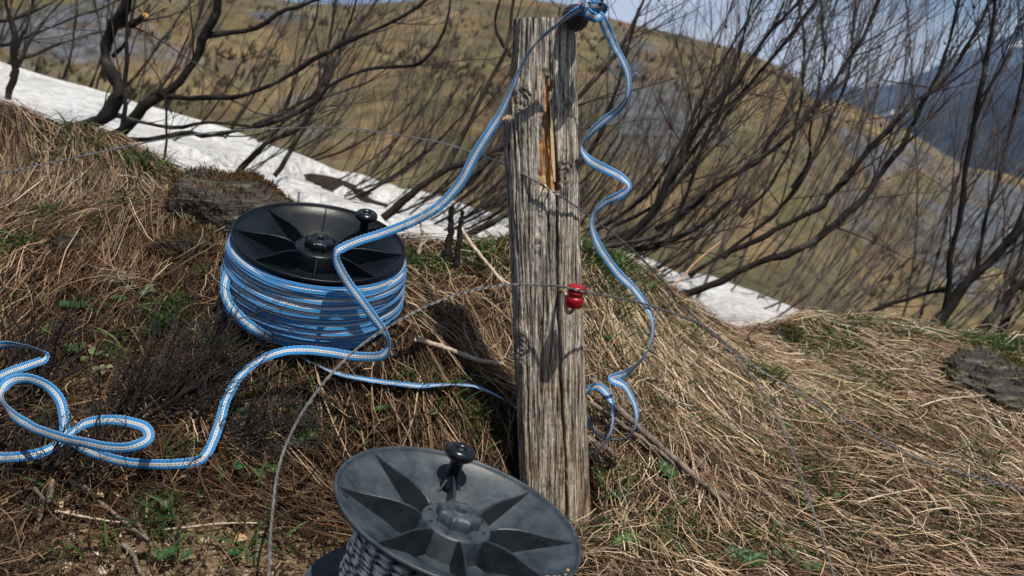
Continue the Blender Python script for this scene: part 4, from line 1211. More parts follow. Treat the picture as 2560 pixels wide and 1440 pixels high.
shrub("alder_shrub", "brown stems leaning behind the tape between boulder and post", [
    ([(590, 440, 3.3), (660, 362, 3.3), (720, 335, 3.3), (755, 315, 3.3), (778, 268, 3.3), (800, 215, 3.35), (850, 130, 3.4), (930, 20, 3.5), (980, -60, 3.5)], 15, 6),
    ([(690, 440, 3.6), (730, 370, 3.6), (770, 300, 3.6), (810, 180, 3.6), (830, 60, 3.6), (850, -40, 3.6)], 12, 6),
    ([(700, 300, 3.8), (735, 210, 3.8), (760, 120, 3.9), (790, 40, 3.9), (800, -60, 3.9)], 10, 5),
    ([(960, 545, 2.9), (1030, 485, 2.9), (1100, 432, 2.9), (1180, 398, 2.9), (1250, 368, 2.95), (1330, 330, 3.0), (1430, 260, 3.1), (1530, 150, 3.2), (1580, 60, 3.3), (1640, -60, 3.4)], 20, 9),
    ([(1118, 420, 2.95), (1145, 360, 3.0), (1178, 300, 3.0), (1225, 200, 3.05), (1268, 110, 3.1), (1280, 20, 3.1), (1300, -60, 3.1)], 15, 8),
    ([(1132, 494, 2.9), (1200, 425, 2.95), (1268, 355, 3.0), (1340, 240, 3.1), (1380, 130, 3.2), (1400, 20, 3.3)], 14, 8),
    ([(1280, 140, 3.2), (1245, 90, 3.2), (1240, 40, 3.2), (1262, -40, 3.2)], 10, 6),
    ([(1150, 600, 3.0), (1250, 545, 3.0), (1330, 500, 3.05), (1460, 400, 3.1), (1520, 290, 3.1), (1560, 160, 3.2), (1600, 20, 3.2)], 17, 8),
    ], 14, 11, .5, (.6, 0, .55), M_bark3, M_twig3, cones=24, sub=3, wmul=.9)
# right: stems pressed down by snow, sweeping up to the right
shrub("alder_shrub", "dense bundle of dark stems sweeping up from behind the post", [
    ([(1500, 612, 3.0), (1560, 590, 3.0), (1637, 520, 3.0), (1675, 450, 3.0), (1709, 382, 3.0), (1774, 281, 3.0), (1858, 179, 3.0), (1918, 90, 3.0), (2007, 0, 3.0), (2060, -80, 3.0)], 26, 10),
    ([(1500, 600, 3.1), (1600, 560, 3.1), (1660, 480, 3.1), (1720, 400, 3.1), (1800, 290, 3.1), (1880, 200, 3.1), (1960, 110, 3.1), (2050, -10, 3.1)], 16, 7),
    ([(1480, 615, 2.95), (1571, 604, 2.95), (1640, 585, 2.95), (1680, 556, 2.95), (1715, 500, 2.95), (1735, 440, 2.95), (1750, 380, 2.95), (1800, 270, 3.0), (1850, 130, 3.0), (1880, 0, 3.0), (1900, -80, 3.0)], 15, 6),
    ([(1480, 580, 3.2), (1570, 520, 3.2), (1640, 460, 3.2), (1690, 380, 3.2), (1760, 240, 3.3), (1840, 100, 3.3), (1930, -40, 3.3)], 13, 6),
    ([(1540, 560, 3.2), (1620, 520, 3.2), (1700, 450, 3.2), (1790, 330, 3.3), (1850, 240, 3.3), (1990, 80, 3.4), (2080, -60, 3.4)], 12, 6),
    ([(1460, 640, 3.1), (1560, 625, 3.1), (1680, 600, 3.1), (1760, 560, 3.1), (1830, 500, 3.1)], 22, 12),
    ], 21, 20, .55, (.55, 0, .7), M_bark, M_twig3, cones=60, sub=4, wmul=.85)
shrub("alder_shrub", "long grey-black limb bowed low then rising in the middle of the thicket", [
    ([(1640, 572, 3.3), (1700, 540, 3.3), (1774, 480, 3.3), (1850, 430, 3.3), (1918, 382, 3.3), (1977, 334, 3.3), (2037, 265, 3.35), (2100, 180, 3.4), (2160, 80, 3.4), (2220, -60, 3.4)], 17, 9),
    ([(1800, 640, 3.4), (1870, 610, 3.4), (1941, 573, 3.4), (2037, 525, 3.4), (2115, 442, 3.4), (2186, 358, 3.4), (2276, 265, 3.4), (2370, 190, 3.5), (2450, 60, 3.5), (2490, -50, 3.5)], 20, 9),
    ([(1700, 742, 3.3), (1780, 712, 3.3), (1858, 675, 3.3), (1965, 633, 3.3), (2037, 597, 3.3), (2110, 540, 3.3), (2190, 450, 3.4), (2270, 330, 3.4), (2340, 200, 3.5), (2390, 40, 3.5), (2400, -50, 3.5)], 26, 9),
    ([(1720, 690, 3.6), (1830, 620, 3.6), (1940, 530, 3.6), (2010, 440, 3.6), (2060, 330, 3.7), (2120, 180, 3.7), (2140, 0, 3.8)], 14, 6),
    ([(1850, 540, 3.6), (1920, 470, 3.6), (1970, 380, 3.6), (2000, 260, 3.7), (2010, 120, 3.7), (1990, -20, 3.8)], 12, 6),
    ([(1980, 470, 3.8), (2020, 400, 3.8), (2030, 290, 3.8), (2060, 150, 3.9), (2050, -10, 3.9)], 12, 6),
    ], 22, 20, .6, (.5, 0, .75), M_bark, M_twig3, cones=60, sub=4, wmul=.85)
shrub("alder_shrub", "tall dark upright stem with a leaning brown trunk near the mossy stones", [
    ([(2360, 800, 3.2), (2370, 730, 3.2), (2385, 620, 3.2), (2404, 500, 3.2), (2419, 388, 3.2), (2440, 290, 3.2), (2455, 205, 3.2), (2475, 100, 3.2), (2491, -10, 3.2), (2500, -90, 3.2)], 19, 12),
    ([(2310, 850, 3.1), (2335, 815, 3.1), (2389, 748, 3.1), (2450, 680, 3.1), (2510, 610, 3.1), (2580, 540, 3.1), (2680, 420, 3.2)], 36, 16),
    ([(2440, 700, 3.3), (2450, 620, 3.3), (2480, 500, 3.3), (2520, 350, 3.4), (2560, 180, 3.4), (2590, 0, 3.4)], 13, 7),
    ([(2420, 860, 3.1), (2500, 770, 3.1), (2580, 690, 3.1), (2700, 580, 3.1)], 30, 18),
    ([(2080, 810, 3.5), (2200, 770, 3.5), (2310, 735, 3.5), (2380, 720, 3.4)], 14, 11),
    ], 23, 18, .6, (.35, 0, .85), M_bark, M_twig3, cones=50, sub=4, wmul=.85)

# procedural thickets farther down the slope
def thicket(label, x0, x1, y0, y1, nst, seed, dirn, L, bark, twig, ntw=9, tw=.6, wpx=14):
    rng = np.random.default_rng(seed)
    st = []
    for i in range(nst):
        x = rng.uniform(x0, x1); y = rng.uniform(y0, y1)
        p = np.array([x, y, float(hgt(x, y)) - .05])
        d = norm(np.array(dirn) + rng.normal(0, .16, 3))
        Ls = L * rng.uniform(.6, 1.15)
        pts = [tuple(p) + (0,)]
        m = 7
        for k in range(1, m):
            d = norm(d + rng.normal(0, .07, 3) + np.array([-.02, 0, .16]))
            p = p + d * Ls / (m - 1)
            pts.append(tuple(p) + (0,))
        w = wpx * rng.uniform(.6, 1.3)
        st.append((pts, w * 3.4 / y, w * .35 * 3.4 / y))
    return shrub("alder_shrub", label, st, seed, ntw, tw, (.35, 0, .6), bark, twig, 50, 2, spread=.30, rscale=.35)

# stems rows hold 4-tuples (x, y, z, 0) here: world positions on the slope
thicket("low brown thicket pressed flat at the edge of the right snow patches", 1.0, 2.2, 4.0, 5.6, 22, 101, (.85, .1, .35), 1.5, M_bark2, M_twig2, 9, .6, 11)
thicket("grey thicket filling the slope under the far blue mountain", 1.6, 3.6, 4.4, 6.5, 24, 102, (.75, .1, .5), 2.3, M_bark2, M_twig2, 9, .7, 10)
thicket("tall reddish thicket leaning right in the middle distance", .7, 2.0, 4.6, 6.6, 16, 103, (.6, .1, .7), 2.6, M_bark2, M_twig2, 9, .7, 10)
thicket("pale twiggy thicket beyond the snow in front of the ochre hill", -2.6, -.2, 5.7, 7.2, 34, 104, (.6, .0, .55), 1.7, M_bark2, M_twig2, 9, .6, 10)
thicket("dark thicket above the snow at the far left", -4.6, -2.0, 5.6, 7.4, 22, 105, (.6, .0, .5), 1.5, M_bark, M_twig, 8, .6, 11)
thicket("brushy thicket straight behind the post", -.3, .9, 5.2, 7.0, 24, 106, (.6, .0, .6), 1.9, M_bark2, M_twig2, 9, .6, 11)
thicket("low reddish scrub at the lower edge of the long snow bank", -.5, .6, 4.0, 5.3, 30, 107, (.85, .1, .12), .9, M_bark, M_twig, 18, .4, 10)
thicket("dark brush crossing the snow behind the blue reel", -1.7, -.2, 4.0, 5.2, 36, 109, (.85, .1, .10), .9, M_bark, M_twig, 16, .4, 9)
thicket("thin whips crowding the upper right corner", 2.0, 3.0, 4.0, 5.4, 16, 108, (.30, .0, .95), 2.6, M_bark, M_twig2, 9, .6, 11)

# ------------------------------------------------------------------ rocks
def rock(name, label, c, size, seed, mat, strata=(0, 0, 1), rot=0, sub=40, amp=.22, moss=None, cat="rock", facets=0, group=None, under=0.0, tilt=0.0):
    rng = np.random.default_rng(seed)
    nu, nv = sub * 2, sub
    U, Vv = np.meshgrid(np.arange(nu) / nu * 2 * np.pi, np.linspace(.02, np.pi - .02, nv), indexing='ij')
    D = np.stack([np.sin(Vv) * np.cos(U), np.sin(Vv) * np.sin(U), np.cos(Vv)], -1)
    r = np.ones(U.shape)
    for _ in range(16 if not facets else facets):                 # chop with planes
        n = norm(rng.normal(0, 1, 3)); dd = rng.uniform(.62, .95)
        q = D @ n
        r = np.minimum(r, np.where(q > .05, dd / np.maximum(q, .05), 9))
    P = D * r[..., None]
    s = norm(np.array(strata, float))
    h = P @ s
    n1 = fbm(P[..., 0] * 3 + P[..., 2], P[..., 1] * 3 + P[..., 2] * 2, seed, 4)
    lay = vnoise(h * 16 + n1 * 2, n1 * 2, seed + 3)
    P = P * (1 + amp * (n1 - .5) + .09 * (lay - .5) + .04 * (vnoise(h * 45, n1 * 6, seed + 4) - .5))[..., None]
    if under:
        k = sstep(.25, -.35, P[..., 2]) if False else 1 - sstep(-.35, .25, P[..., 2])
        P[..., 1] = np.where(P[..., 1] < 0, P[..., 1] * (1 - under * k), P[..., 1])
    P = P * np.array(size)
    ct_, st_ = math.cos(tilt), math.sin(tilt)
    P = np.stack([P[..., 0] * ct_ + P[..., 2] * st_, P[..., 1], P[..., 2] * ct_ - P[..., 0] * st_], -1)
    cr, sr = math.cos(rot), math.sin(rot)
    P = np.stack([P[..., 0] * cr - P[..., 1] * sr, P[..., 0] * sr + P[..., 1] * cr, P[..., 2]], -1)
    idx = np.arange(nu * nv).reshape(nu, nv)
    a = idx[:, :-1]; b = idx[:, 1:]
    f = np.stack([a, b, np.roll(b, -1, 0), np.roll(a, -1, 0)], -1).reshape(-1, 4)
    e = empty(name, c, label, cat, group)
    link("stone_body", mesh_np("stone_body", P, f, mat, False), e)
    if moss:
        mc, mr, mn, mcol = moss
        sel = (P[..., 2] > mr) & (vnoise(P[..., 0] * 30, P[..., 1] * 30, seed + 9) > .30)
        cand = P[sel]
        if len(cand):
            q = cand[rng.integers(0, len(cand), mn)] + rng.normal(0, .003, (mn, 3))
            d = norm(norm(q) * .6 + rng.normal(0, .5, (mn, 3)) + [0, 0, .5])
            Lm = rng.uniform(.004, .013, mn)
            PP = q[:, None] + d[:, None] * (Lm[:, None] * np.linspace(-.2, 1, 3)[None])[..., None]
            col = np.array(mcol)[rng.integers(0, len(mcol), mn)] * rng.uniform(.6, 1.3, (mn, 1))
            Vm, fm, cm = blades(PP, np.repeat(np.array([[.0013, .0012, .0003]]), mn, 0), norm(rng.normal(0, 1, (mn, 3))), col)
            link("moss", mesh_np("moss", Vm, fm, M_mossblade, False, cm), e, kind="stuff")
    return e
M_mossblade = mat_blade("moss_tufts", .2, .9)
nb = NB("slate")
v = nb.coord('Object', (1, 1, 1), (.3, .5, .2))
w = nb.noise(nb.coord('Object', (.6, .6, 5.5), (.15, .55, 0)), 24, 6, .65); k = nb.noise(v, 70, 5, .65); k3 = nb.noise(v, 12, 4)
c = nb.ramp(w, [(.36, (.012, .013, .015)), (.5, (.050, .052, .052)), (.60, (.14, .135, .115)), (.70, (.34, .315, .25))])
c = nb.mix(.7, c, nb.ramp(k, [(.35, (.35, .35, .35)), (.6, (1, 1, 1))]), 'MULTIPLY')
c = nb.mix(nb.ramp(k3, [(.54, (0, 0, 0)), (.64, (.5, .5, .5))]), c, (.045, .028, .018))
nb.set(Base_Color=c, Roughness=.75); nb.bump(nb.math('ADD', w, k), .010)
M_slate = nb.m
def darker(m, name, k):
    d = m.copy(); d.name = name
    t = d.node_tree; b = t.nodes['Principled BSDF']; src = b.inputs['Base Color'].links[0].from_socket
    x = t.nodes.new('ShaderNodeMixRGB'); x.blend_type = 'MULTIPLY'; x.inputs['Fac'].default_value = 1.0; x.inputs['Color2'].default_value = (*k, 1)
    t.links.new(src, x.inputs['Color1']); t.links.new(x.outputs['Color'], b.inputs['Base Color'])
    return d
M_rockdark = darker(M_slate, 'dark_slate', (.42, .36, .31))  # slate multiplied down to a darker, browner tone
M_boulder = darker(M_slate, 'brown_slate', (.70, .64, .55))
MOSS_B = [(.10, .045, .020), (.14, .075, .03), (.05, .03, .018), (.09, .08, .03)]
MOSS_G = [(.12, .10, .03), (.09, .11, .03), (.16, .11, .035), (.05, .05, .02)]
rock("slate_boulder", "dark layered slate boulder with brown moss behind the blue reel", at(590, 598, 1.94), (.205, .12, .130), 5, M_boulder, (.35, -.2, .9), .15, 70, .22, (0, .062, 3600, MOSS_B), tilt=.30)
rock("stone", "grey lichened boulder half buried at the photo's right edge", at(2505, 1003, 2.06), (.150, .12, .125), 8, M_boulder, (.2, 0, 1), -.2, 50, .28, (0, .055, 1100, MOSS_G), "rock", under=.6, tilt=.22)
rock("stone", "round mossy stone beside the last snow patch on the bank", at(1968, 858, 2.26), (.045, .04, .040), 9, M_slate, (0, 0, 1), 0, 26, .2, (0, -.02, 2600, MOSS_G), "rock")
rock("stone", "dark block in the hollow of the left bank", at(180, 628, 1.83), (.055, .05, .040), 15, M_rockdark, (.1, 0, 1), .3, 28, .2, (0, .022, 420, MOSS_B), "rock", under=.8)
rock("stone", "flat grey stone half covered below the strawberry leaves", at(292, 698, 1.76), (.040, .03, .018), 16, M_boulder, (.1, 0, 1), -.2, 26, .2, None, "rock")
rock("stone", "dark mossy lump between the boulder and the blue reel", at(490, 650, 1.83), (.085, .06, .055), 17, M_rockdark, (.4, 0, 1), .1, 28, .25, (0, -.02, 2600, MOSS_B), "rock")
M_peb = mat_simple("pale_stone", (.22, .175, .12), .9, 0, 60, (.46, .39, .29), .003)
for i, (px, py, s, lb) in enumerate([(1, 1, 1, 0)] * 0 + [(515, 1352, .0085, "largest pale pebble on the bare dirt"), (168, 1418, .011, "broad flat pebble at the lower left edge of the dirt"), (255, 1428, .010, "wedge-shaped pebble low on the bare dirt"), (605, 1355, .008, "small angular pebble beside the rising wire"),
        (245, 1385, .007, "small grey pebble under a thin dark stick"), (470, 1395, .006, "tiny pale pebble near the little green sprouts"), (1635, 1430, .012, "pale triangular stone in the grass below the post"), (75, 1275, .011, "ochre pebble among the dark twigs"), (410, 1255, .008, "round pebble among the fine twigs")]):
    p = ground_hit(px, py, .002)
    rock("pebble", lb, p, (s, s * .8, s * .55), 40 + i, M_peb, (0, 0, 1), i, 14, .2, None, "pebble", 9, "pebbles in the dirt")

# ------------------------------------------------------------------ fallen sticks, stubs, stalks
M_stick = mat_bark("stick_bark", (.05, .040, .035), (.19, .155, .125), 60)
M_pale = mat_simple("bleached_stick", (.22, .17, .12), .85, 0, 70, (.46, .39, .30), .002)
def stick(rows, r0, r1, label, mat, branches=(), cat="stick", name="fallen_stick", group="fallen sticks"):
    C = np.array([ground_hit(a, b, c) if c < .3 else at(a, b, c) for a, b, c in rows])
    n = max(14, len(rows) * 9)
    Q, _ = spline(C, n)
    rng = np.random.default_rng(int(rows[0][0] * 7 + rows[0][1]))
    R = np.linspace(r0, r1, n) * (1 + .25 * (rng.random(n) - .5))
    Q = Q + rng.normal(0, 1, Q.shape) * r0 * .10
    o = Q[0].copy()
    parts = [tubes((Q - o)[None], R[None], 8)]
    e = empty(name, o, label, cat, group)
    link("shaft", mesh_np("shaft", *parts[0], mat), e)
    for br, b0, b1 in branches:
        C = np.array([ground_hit(a, b, c) if c < .3 else at(a, b, c) for a, b, c in br])
        q, _ = spline(C, 20)
        V, f = tubes((q - o)[None], np.linspace(b0, b1, 20)[None], 7)
        link("side_branch", mesh_np("side_branch", V, f, mat), e)
    return e
stick([(1482, 950, .07), (1540, 1015, .055), (1610, 1080, .048), (1680, 1140, .046), (1760, 1210, .042), (1850, 1262, .030)], .0066, .0045, "long dark forked stick lying down the slope right of the post", M_stick,
      [([(1770, 1215, .042), (1790, 1240, .036), (1815, 1268, .024)], .0045, .003)])
stick([(1475, 1005, .055), (1540, 1050, .05), (1600, 1095, .045), (1650, 1130, .044), (1700, 1170, .042)], .0045, .0035, "thinner grey stick lying alongside the long forked one", M_stick)
stick([(1470, 1095, .03), (1520, 1125, .03), (1570, 1155, .024), (1610, 1180, .015)], .0050, .0040, "short knobbly root stub by the post foot", M_stick)
stick([(1042, 846, .045), (1090, 862, .045), (1140, 880, .045), (1195, 900, .042), (1255, 910, .04)], .0052, .0036, "pale straight stick lying left of the post in its shadow", M_pale)
stick([(1152, 572, 2.02), (1180, 612, 1.98), (1215, 655, 1.94), (1250, 698, 1.88), (1278, 745, .03)], .0042, .0030, "pale bleached stick leaning against the broken stubs", M_pale,
      [([(1245, 690, 1.89), (1268, 708, 1.88), (1290, 722, 1.87)], .003, .002)])
stick([(1108, 700, 1.98), (1116, 640, 1.99), (1126, 580, 2.0), (1130, 515, 2.0)], .0100, .0055, "tall dark broken stub standing between reel and post", M_bark, [], "stub", "broken_stub", "broken shrub stubs")
stick([(1138, 690, 1.97), (1146, 620, 1.98), (1150, 570, 1.98), (1156, 528, 1.98)], .0075, .0040, "shorter black stub beside the tall broken one", M_bark, [], "stub", "broken_stub", "broken shrub stubs")
stick([(1100, 690, 2.0), (1140, 660, 2.0), (1200, 640, 2.02), (1240, 615, 2.05)], .0065, .0045, "gnarled grey root arching at the foot of the stubs", M_stick, [], "root", "broken_stub", "broken shrub stubs")
stick([(1040, 665, 2.0), (1050, 620, 2.0), (1056, 590, 2.0), (1052, 558, 2.0)], .0045, .0030, "short pale stalk just right of the blue reel", M_pale, [([(1056, 612, 2.0), (1068, 600, 2.0), (1078, 588, 2.0)], .0025, .0018)], "stalk", "dry_stalk", "pale dry stalks")
stick([(1671, 724, 2.16), (1700, 700, 2.2), (1740, 655, 2.24), (1800, 605, 2.3)], .0026, .0016, "single reddish shoot rising from the grassy crest", mat_simple("red_shoot", (.20, .10, .05), .7, 0, 60, (.42, .24, .14)), [], "stalk", "dry_stalk", "pale dry stalks")
stick([(130, 1200, .02), (125, 1245, .02), (108, 1270, .015), (92, 1330, .012)], .0042, .0022, "forked dark stick at the lower left among black twigs", M_stick, [([(118, 1258, .02), (95, 1230, .02), (82, 1212, .02)], .003, .0016)])
stick([(210, 1215, .012), (260, 1262, .012), (320, 1312, .012), (370, 1350, .01), (395, 1390, .008)], .0030, .0018, "long thin brown stick slanting across the twig litter", M_stick, [([(342, 1305, .012), (360, 1335, .012), (372, 1352, .01)], .003, .002)])
stick([(310, 1362, .01), (335, 1390, .012), (345, 1420, .012), (365, 1450, .01)], .0034, .0022, "curved dark stick at the bottom edge on bare dirt", M_stick)
stick([(140, 1278, .012), (200, 1290, .012), (270, 1302, .012), (300, 1306, .01)], .0022, .0012, "fine pale twig lying level in the dark litter", M_pale)
stick([(400, 1325, .010), (470, 1318, .012), (560, 1308, .014), (660, 1308, .012)], .0018, .0010, "thin straight straw-coloured stalk above the bare dirt", M_pale)
stick([(1900, 810, 2.2), (1870, 845, 2.12), (1905, 895, .02)], .0022, .0014, "thin dark twig poking up near the crossing wires", M_bark)
stick([(2290, 1020, .03), (2350, 1000, .05), (2420, 992, .05), (2500, 986, .04)], .0020, .0012, "pale bent straw crossing in front of the right boulder", M_pale)
stick([(2130, 1262, .03), (2200, 1240, .04), (2290, 1222, .045)], .0019, .0012, "pale straw lying across the lower wire at right", M_pale)

# black dwarf shrubs on the left
def dwarf(label, roots, seed, n, L, spread, dirn):
    rng = np.random.default_rng(seed)
    e = empty("dwarf_shrub", ground_hit(*roots[0]), label, "shrub", "leafless dwarf shrubs")
    o = np.array(e.location)
    base = np.array([ground_hit(*roots[i % len(roots)]) for i in range(n)]) + rng.normal(0, .012, (n, 3)) * [1, 1, .3]
    d = np.array(dirn) + rng.normal(0, spread, (n, 3))
    Lk = L * rng.uniform(.45, 1.15, n)
    P, R = twig_batch(base, d, Lk, rng.uniform(.0015, .0025, n), rng, 8, .15, .13)
    Ps, Rs = [P], [R]
    for _ in range(4):
        j = rng.integers(2, 7, n)
        b = P[np.arange(n), j]
        dd = norm(P[np.arange(n), j] - P[np.arange(n), j - 1]) + rng.normal(0, .5, (n, 3)) + [0, 0, .15]
        P2, R2_ = twig_batch(b, dd, Lk * rng.uniform(.18, .5, n), np.clip(R[np.arange(n), j] * .8, .0007, .0014), rng, 8, .1, .15)
        Ps.append(P2); Rs.append(R2_)
    V, f = tubes(np.concatenate(Ps) - o, np.concatenate(Rs), 4)
    m = len(base)
    V0, f0 = tubes(P[: m // 4] - o, R[: m // 4] * 1.15, 5)
    link("stems", mesh_np("stems", V0, f0, M_dwarf), e, kind="stuff")
    link("twigs", mesh_np("twigs", V, f, M_dwarf), e, kind="stuff")
M_dwarf = mat_simple("black_twig", (.004, .003, .003), .7, 0, 40, (.022, .014, .011))
dwarf("black leafless dwarf shrub fanning up between the tape loops and the rising tape", [(300, 1080), (345, 1060), (260, 1090), (400, 1040)], 1, 130, .25, .26, (.72, .30, .66))
dwarf("sparse black twigs crossing in front of the small tape loop", [(20, 1000), (60, 980), (90, 1010), (40, 950)], 2, 30, .20, .28, (.35, .2, .85))
dwarf("tangled dark twigs hanging below the tape loops at lower left", [(40, 1170), (120, 1190), (200, 1180), (300, 1190), (60, 1230)], 3, 110, .13, .5, (.5, -.1, .45))
dwarf("wiry dark twigs lying flat between the tape bend and the wire", [(520, 1090), (580, 1110), (640, 1080), (480, 1110), (560, 1140)], 4, 110, .15, .36, (.85, .05, .26))
# ------------------------------------------------------------------ grass, litter and small plants
MBi = np.array(M_BLUE.inverted()); MFi = np.array(M_FRONT.inverted())
def blocked(P):
    """True for blades (N,K,3) that would pierce a reel or the post"""
    out = np.zeros(len(P), bool)
    for Mi, h in ((MBi, REEL_H), (MFi, REEL_H + .012)):
        q = P @ Mi[:3, :3].T + Mi[:3, 3]
        out |= np.any((np.hypot(q[..., 0], q[..., 1]) < .157) & (q[..., 2] > -h) & (q[..., 2] < .004), 1)
    out |= np.any((np.abs(P[..., 0] - .072) < .066) & (np.abs(P[..., 1] - 1.57) < .056), 1)
    return out

def grad(x, y, e=.04):
    return (hgt(x + e, y) - hgt(x - e, y)) / (2 * e), (hgt(x, y + e) - hgt(x, y - e)) / (2 * e)

def flow(x, y):
    """combed direction of the fallen straw: downhill, swept to the right on the right-hand slope"""
    gx_, gy_ = grad(x, y, .08)
    fx = -gx_ + .25 * sstep(.15, .7, x) + .02; fy = -gy_ - .10
    a = np.arctan2(fy, fx) + (fbm(x * 3.2, y * 3.2, 51, 2) - .5) * 1.5
    return a

def visible(x, y, m=420):
    px, py, d = proj(np.stack([x, y, hgt(x, y)], -1))
    return (px > -m) & (px < 2560 + m) & (py > -m) & (py < 1440 + m * .6) & (y < ridge_y(x) + .22)

def sample(n, dens, rng, x0=-1.75, x1=1.95, y0=.72, y1=2.75):
    X, Y = [], []
    tot = 0
    while tot < n:
        x = rng.uniform(x0, x1, n); y = rng.uniform(y0, y1, n)
        ok = visible(x, y) & (rng.random(n) < dens(x, y))
        X.append(x[ok]); Y.append(y[ok]); tot += ok.sum()
    return np.concatenate(X)[:n], np.concatenate(Y)[:n]

def straw(n, seed, Lr, wr, lift, spread, palette, dens, K=5, curl=.6, rise=(0, .3)):
    rng = np.random.default_rng(seed)
    x, y = sample(n, dens, rng)
    a = flow(x, y) + rng.normal(0, 1, n) * spread
    L = rng.uniform(*Lr, n) * rng.uniform(.6, 1, n)
    c = rng.normal(0, curl, n)
    t = np.linspace(0, 1, K)
    ang = a[:, None] + c[:, None] * (t[None] - .3)
    st = np.stack([np.cos(ang), np.sin(ang)], -1) * (L / (K - 1))[:, None, None]
    xy = np.stack([x, y], -1)[:, None] + np.concatenate([np.zeros((n, 1, 2)), np.cumsum(st[:, 1:], 1)], 1)
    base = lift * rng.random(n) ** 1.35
    rs = rng.uniform(*rise, n) * L
    z = hgt(xy[..., 0], xy[..., 1]) + base[:, None] + .0015 + rs[:, None] * (np.sin(t * np.pi * rng.uniform(.55, 1.0, (n, 1))))
    P = np.concatenate([xy, z[..., None]], -1) + rng.normal(0, .0012, (n, K, 3))
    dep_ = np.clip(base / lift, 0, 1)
    ok = ~blocked(P) & (bare_at(P[..., 0], P[..., 1]).max(1) < rng.random(n) * 1.1 + .12 + (L < .032))
    P = P[ok]; m = len(P)
    wd = rng.uniform(*wr, m)[:, None] * np.array([.75, 1, .95, .7, .25])[None] if K == 5 else rng.uniform(*wr, m)[:, None] * np.ones((1, K))
    T = norm(P[:, -1] - P[:, 0])
    S = norm(np.cross(T, norm(np.array([0, 0, 1.]) + rng.normal(0, .6, (m, 3)))))
    pal = np.array([p[0] for p in palette]); pr = np.array([p[1] for p in palette], float); pr /= pr.sum()
    col = pal[rng.choice(len(pal), m, p=pr)] * rng.uniform(.7, 1.2, (m, 1))
    xr, yr = P[:, 0, 0], P[:, 0, 1]
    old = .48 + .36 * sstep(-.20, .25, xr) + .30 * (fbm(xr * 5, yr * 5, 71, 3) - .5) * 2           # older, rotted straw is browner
    old = old * (.17 + 1.20 * dep_[ok] ** 1.3) * 1.0                                                  # shade between the stalks painted in: straw low in the mat is darker
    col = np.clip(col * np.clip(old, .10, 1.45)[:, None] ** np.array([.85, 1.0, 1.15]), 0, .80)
    return blades(P, wd, S, col)

STRAW = [((.53, .395, .265), 4), ((.40, .275, .17), 3), ((.26, .165, .095), 3), ((.70, .565, .41), 2.6), ((.13, .075, .045), 4), ((.31, .24, .185), 2), ((.045, .030, .022), 4)]
DARKS = [((.13, .085, .05), 4), ((.22, .15, .09), 3), ((.32, .235, .145), 2), ((.07, .05, .035), 3), ((.20, .09, .045), 1)]
LITTER = [((.24, .15, .085), 3), ((.14, .085, .05), 3), ((.38, .27, .16), 2), ((.50, .40, .26), 1.5), ((.08, .055, .04), 2)]

def d_straw(x, y):
    b = bare_at(x, y)
    right = sstep(.02, .25, x)
    moundl = sstep(1.86, 1.98, y) * (1 - sstep(-.35, -.2, x))
    band = .55 * np.exp(-((x + .05) / .3) ** 2 - ((y - 1.88) / .1) ** 2)
    patch = sstep(.42, .62, fbm(x * 4.2, y * 4.2, 60, 2))
    gap = .45 + .75 * sstep(.36, .58, fbm(x * 17, y * 17, 62, 2))
    lowleft = (1 - sstep(-.25, -.05, x)) * (1 - sstep(1.30, 1.45, y))
    gap = gap * (1 - .7 * lowleft)
    return np.clip((.07 + .80 * right + .22 * moundl + band + .35 * patch - .8 * b) * gap, .02, 1)
def d_dark(x, y):
    left = 1 - sstep(0, .35, x)
    return np.clip(.60 + .6 * left - .9 * bare_at(x, y), .03, 1)
def d_mound(x, y):
    return np.exp(-((y - 2.10) / .10) ** 2) * (1 - sstep(-.45, -.3, x))
def d_lit(x, y):
    return np.clip(.45 + .5 * (1 - sstep(0, .4, x)) - .55 * bare_at(x, y), 0, 1)

M_straw = mat_blade("dry_straw", .12, .7)
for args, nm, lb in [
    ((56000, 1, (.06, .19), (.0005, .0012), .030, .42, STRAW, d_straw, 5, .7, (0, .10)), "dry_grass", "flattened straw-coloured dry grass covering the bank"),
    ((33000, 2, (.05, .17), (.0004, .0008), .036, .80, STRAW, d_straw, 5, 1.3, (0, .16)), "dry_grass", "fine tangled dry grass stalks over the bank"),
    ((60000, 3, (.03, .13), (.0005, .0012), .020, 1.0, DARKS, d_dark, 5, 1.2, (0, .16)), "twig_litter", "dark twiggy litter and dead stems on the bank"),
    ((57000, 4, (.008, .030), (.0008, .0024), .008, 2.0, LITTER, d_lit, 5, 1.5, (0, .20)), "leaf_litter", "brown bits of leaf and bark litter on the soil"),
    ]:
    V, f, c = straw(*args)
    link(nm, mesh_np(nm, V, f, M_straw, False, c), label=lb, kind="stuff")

# hanging fringe on the left mound and thick combed thatch beside the post
def d_fringe(x, y):
    m = np.exp(-((y - 2.08) / .09) ** 2) * (1 - sstep(-.45, -.3, x))
    p = np.exp(-((x - .28) / .20) ** 2 - ((y - 1.97) / .13) ** 2) + .7 * np.exp(-((x - .55) / .18) ** 2 - ((y - 2.02) / .12) ** 2)
    return np.clip(.30 * m + p, 0, 1)
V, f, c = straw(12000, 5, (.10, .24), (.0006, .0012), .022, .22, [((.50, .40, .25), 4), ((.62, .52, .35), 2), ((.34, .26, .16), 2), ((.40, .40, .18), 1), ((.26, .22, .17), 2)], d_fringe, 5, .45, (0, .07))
link("dry_grass", mesh_np("dry_grass", V, f, M_straw, False, c), label="long combed straw hanging over the mounds", kind="stuff")

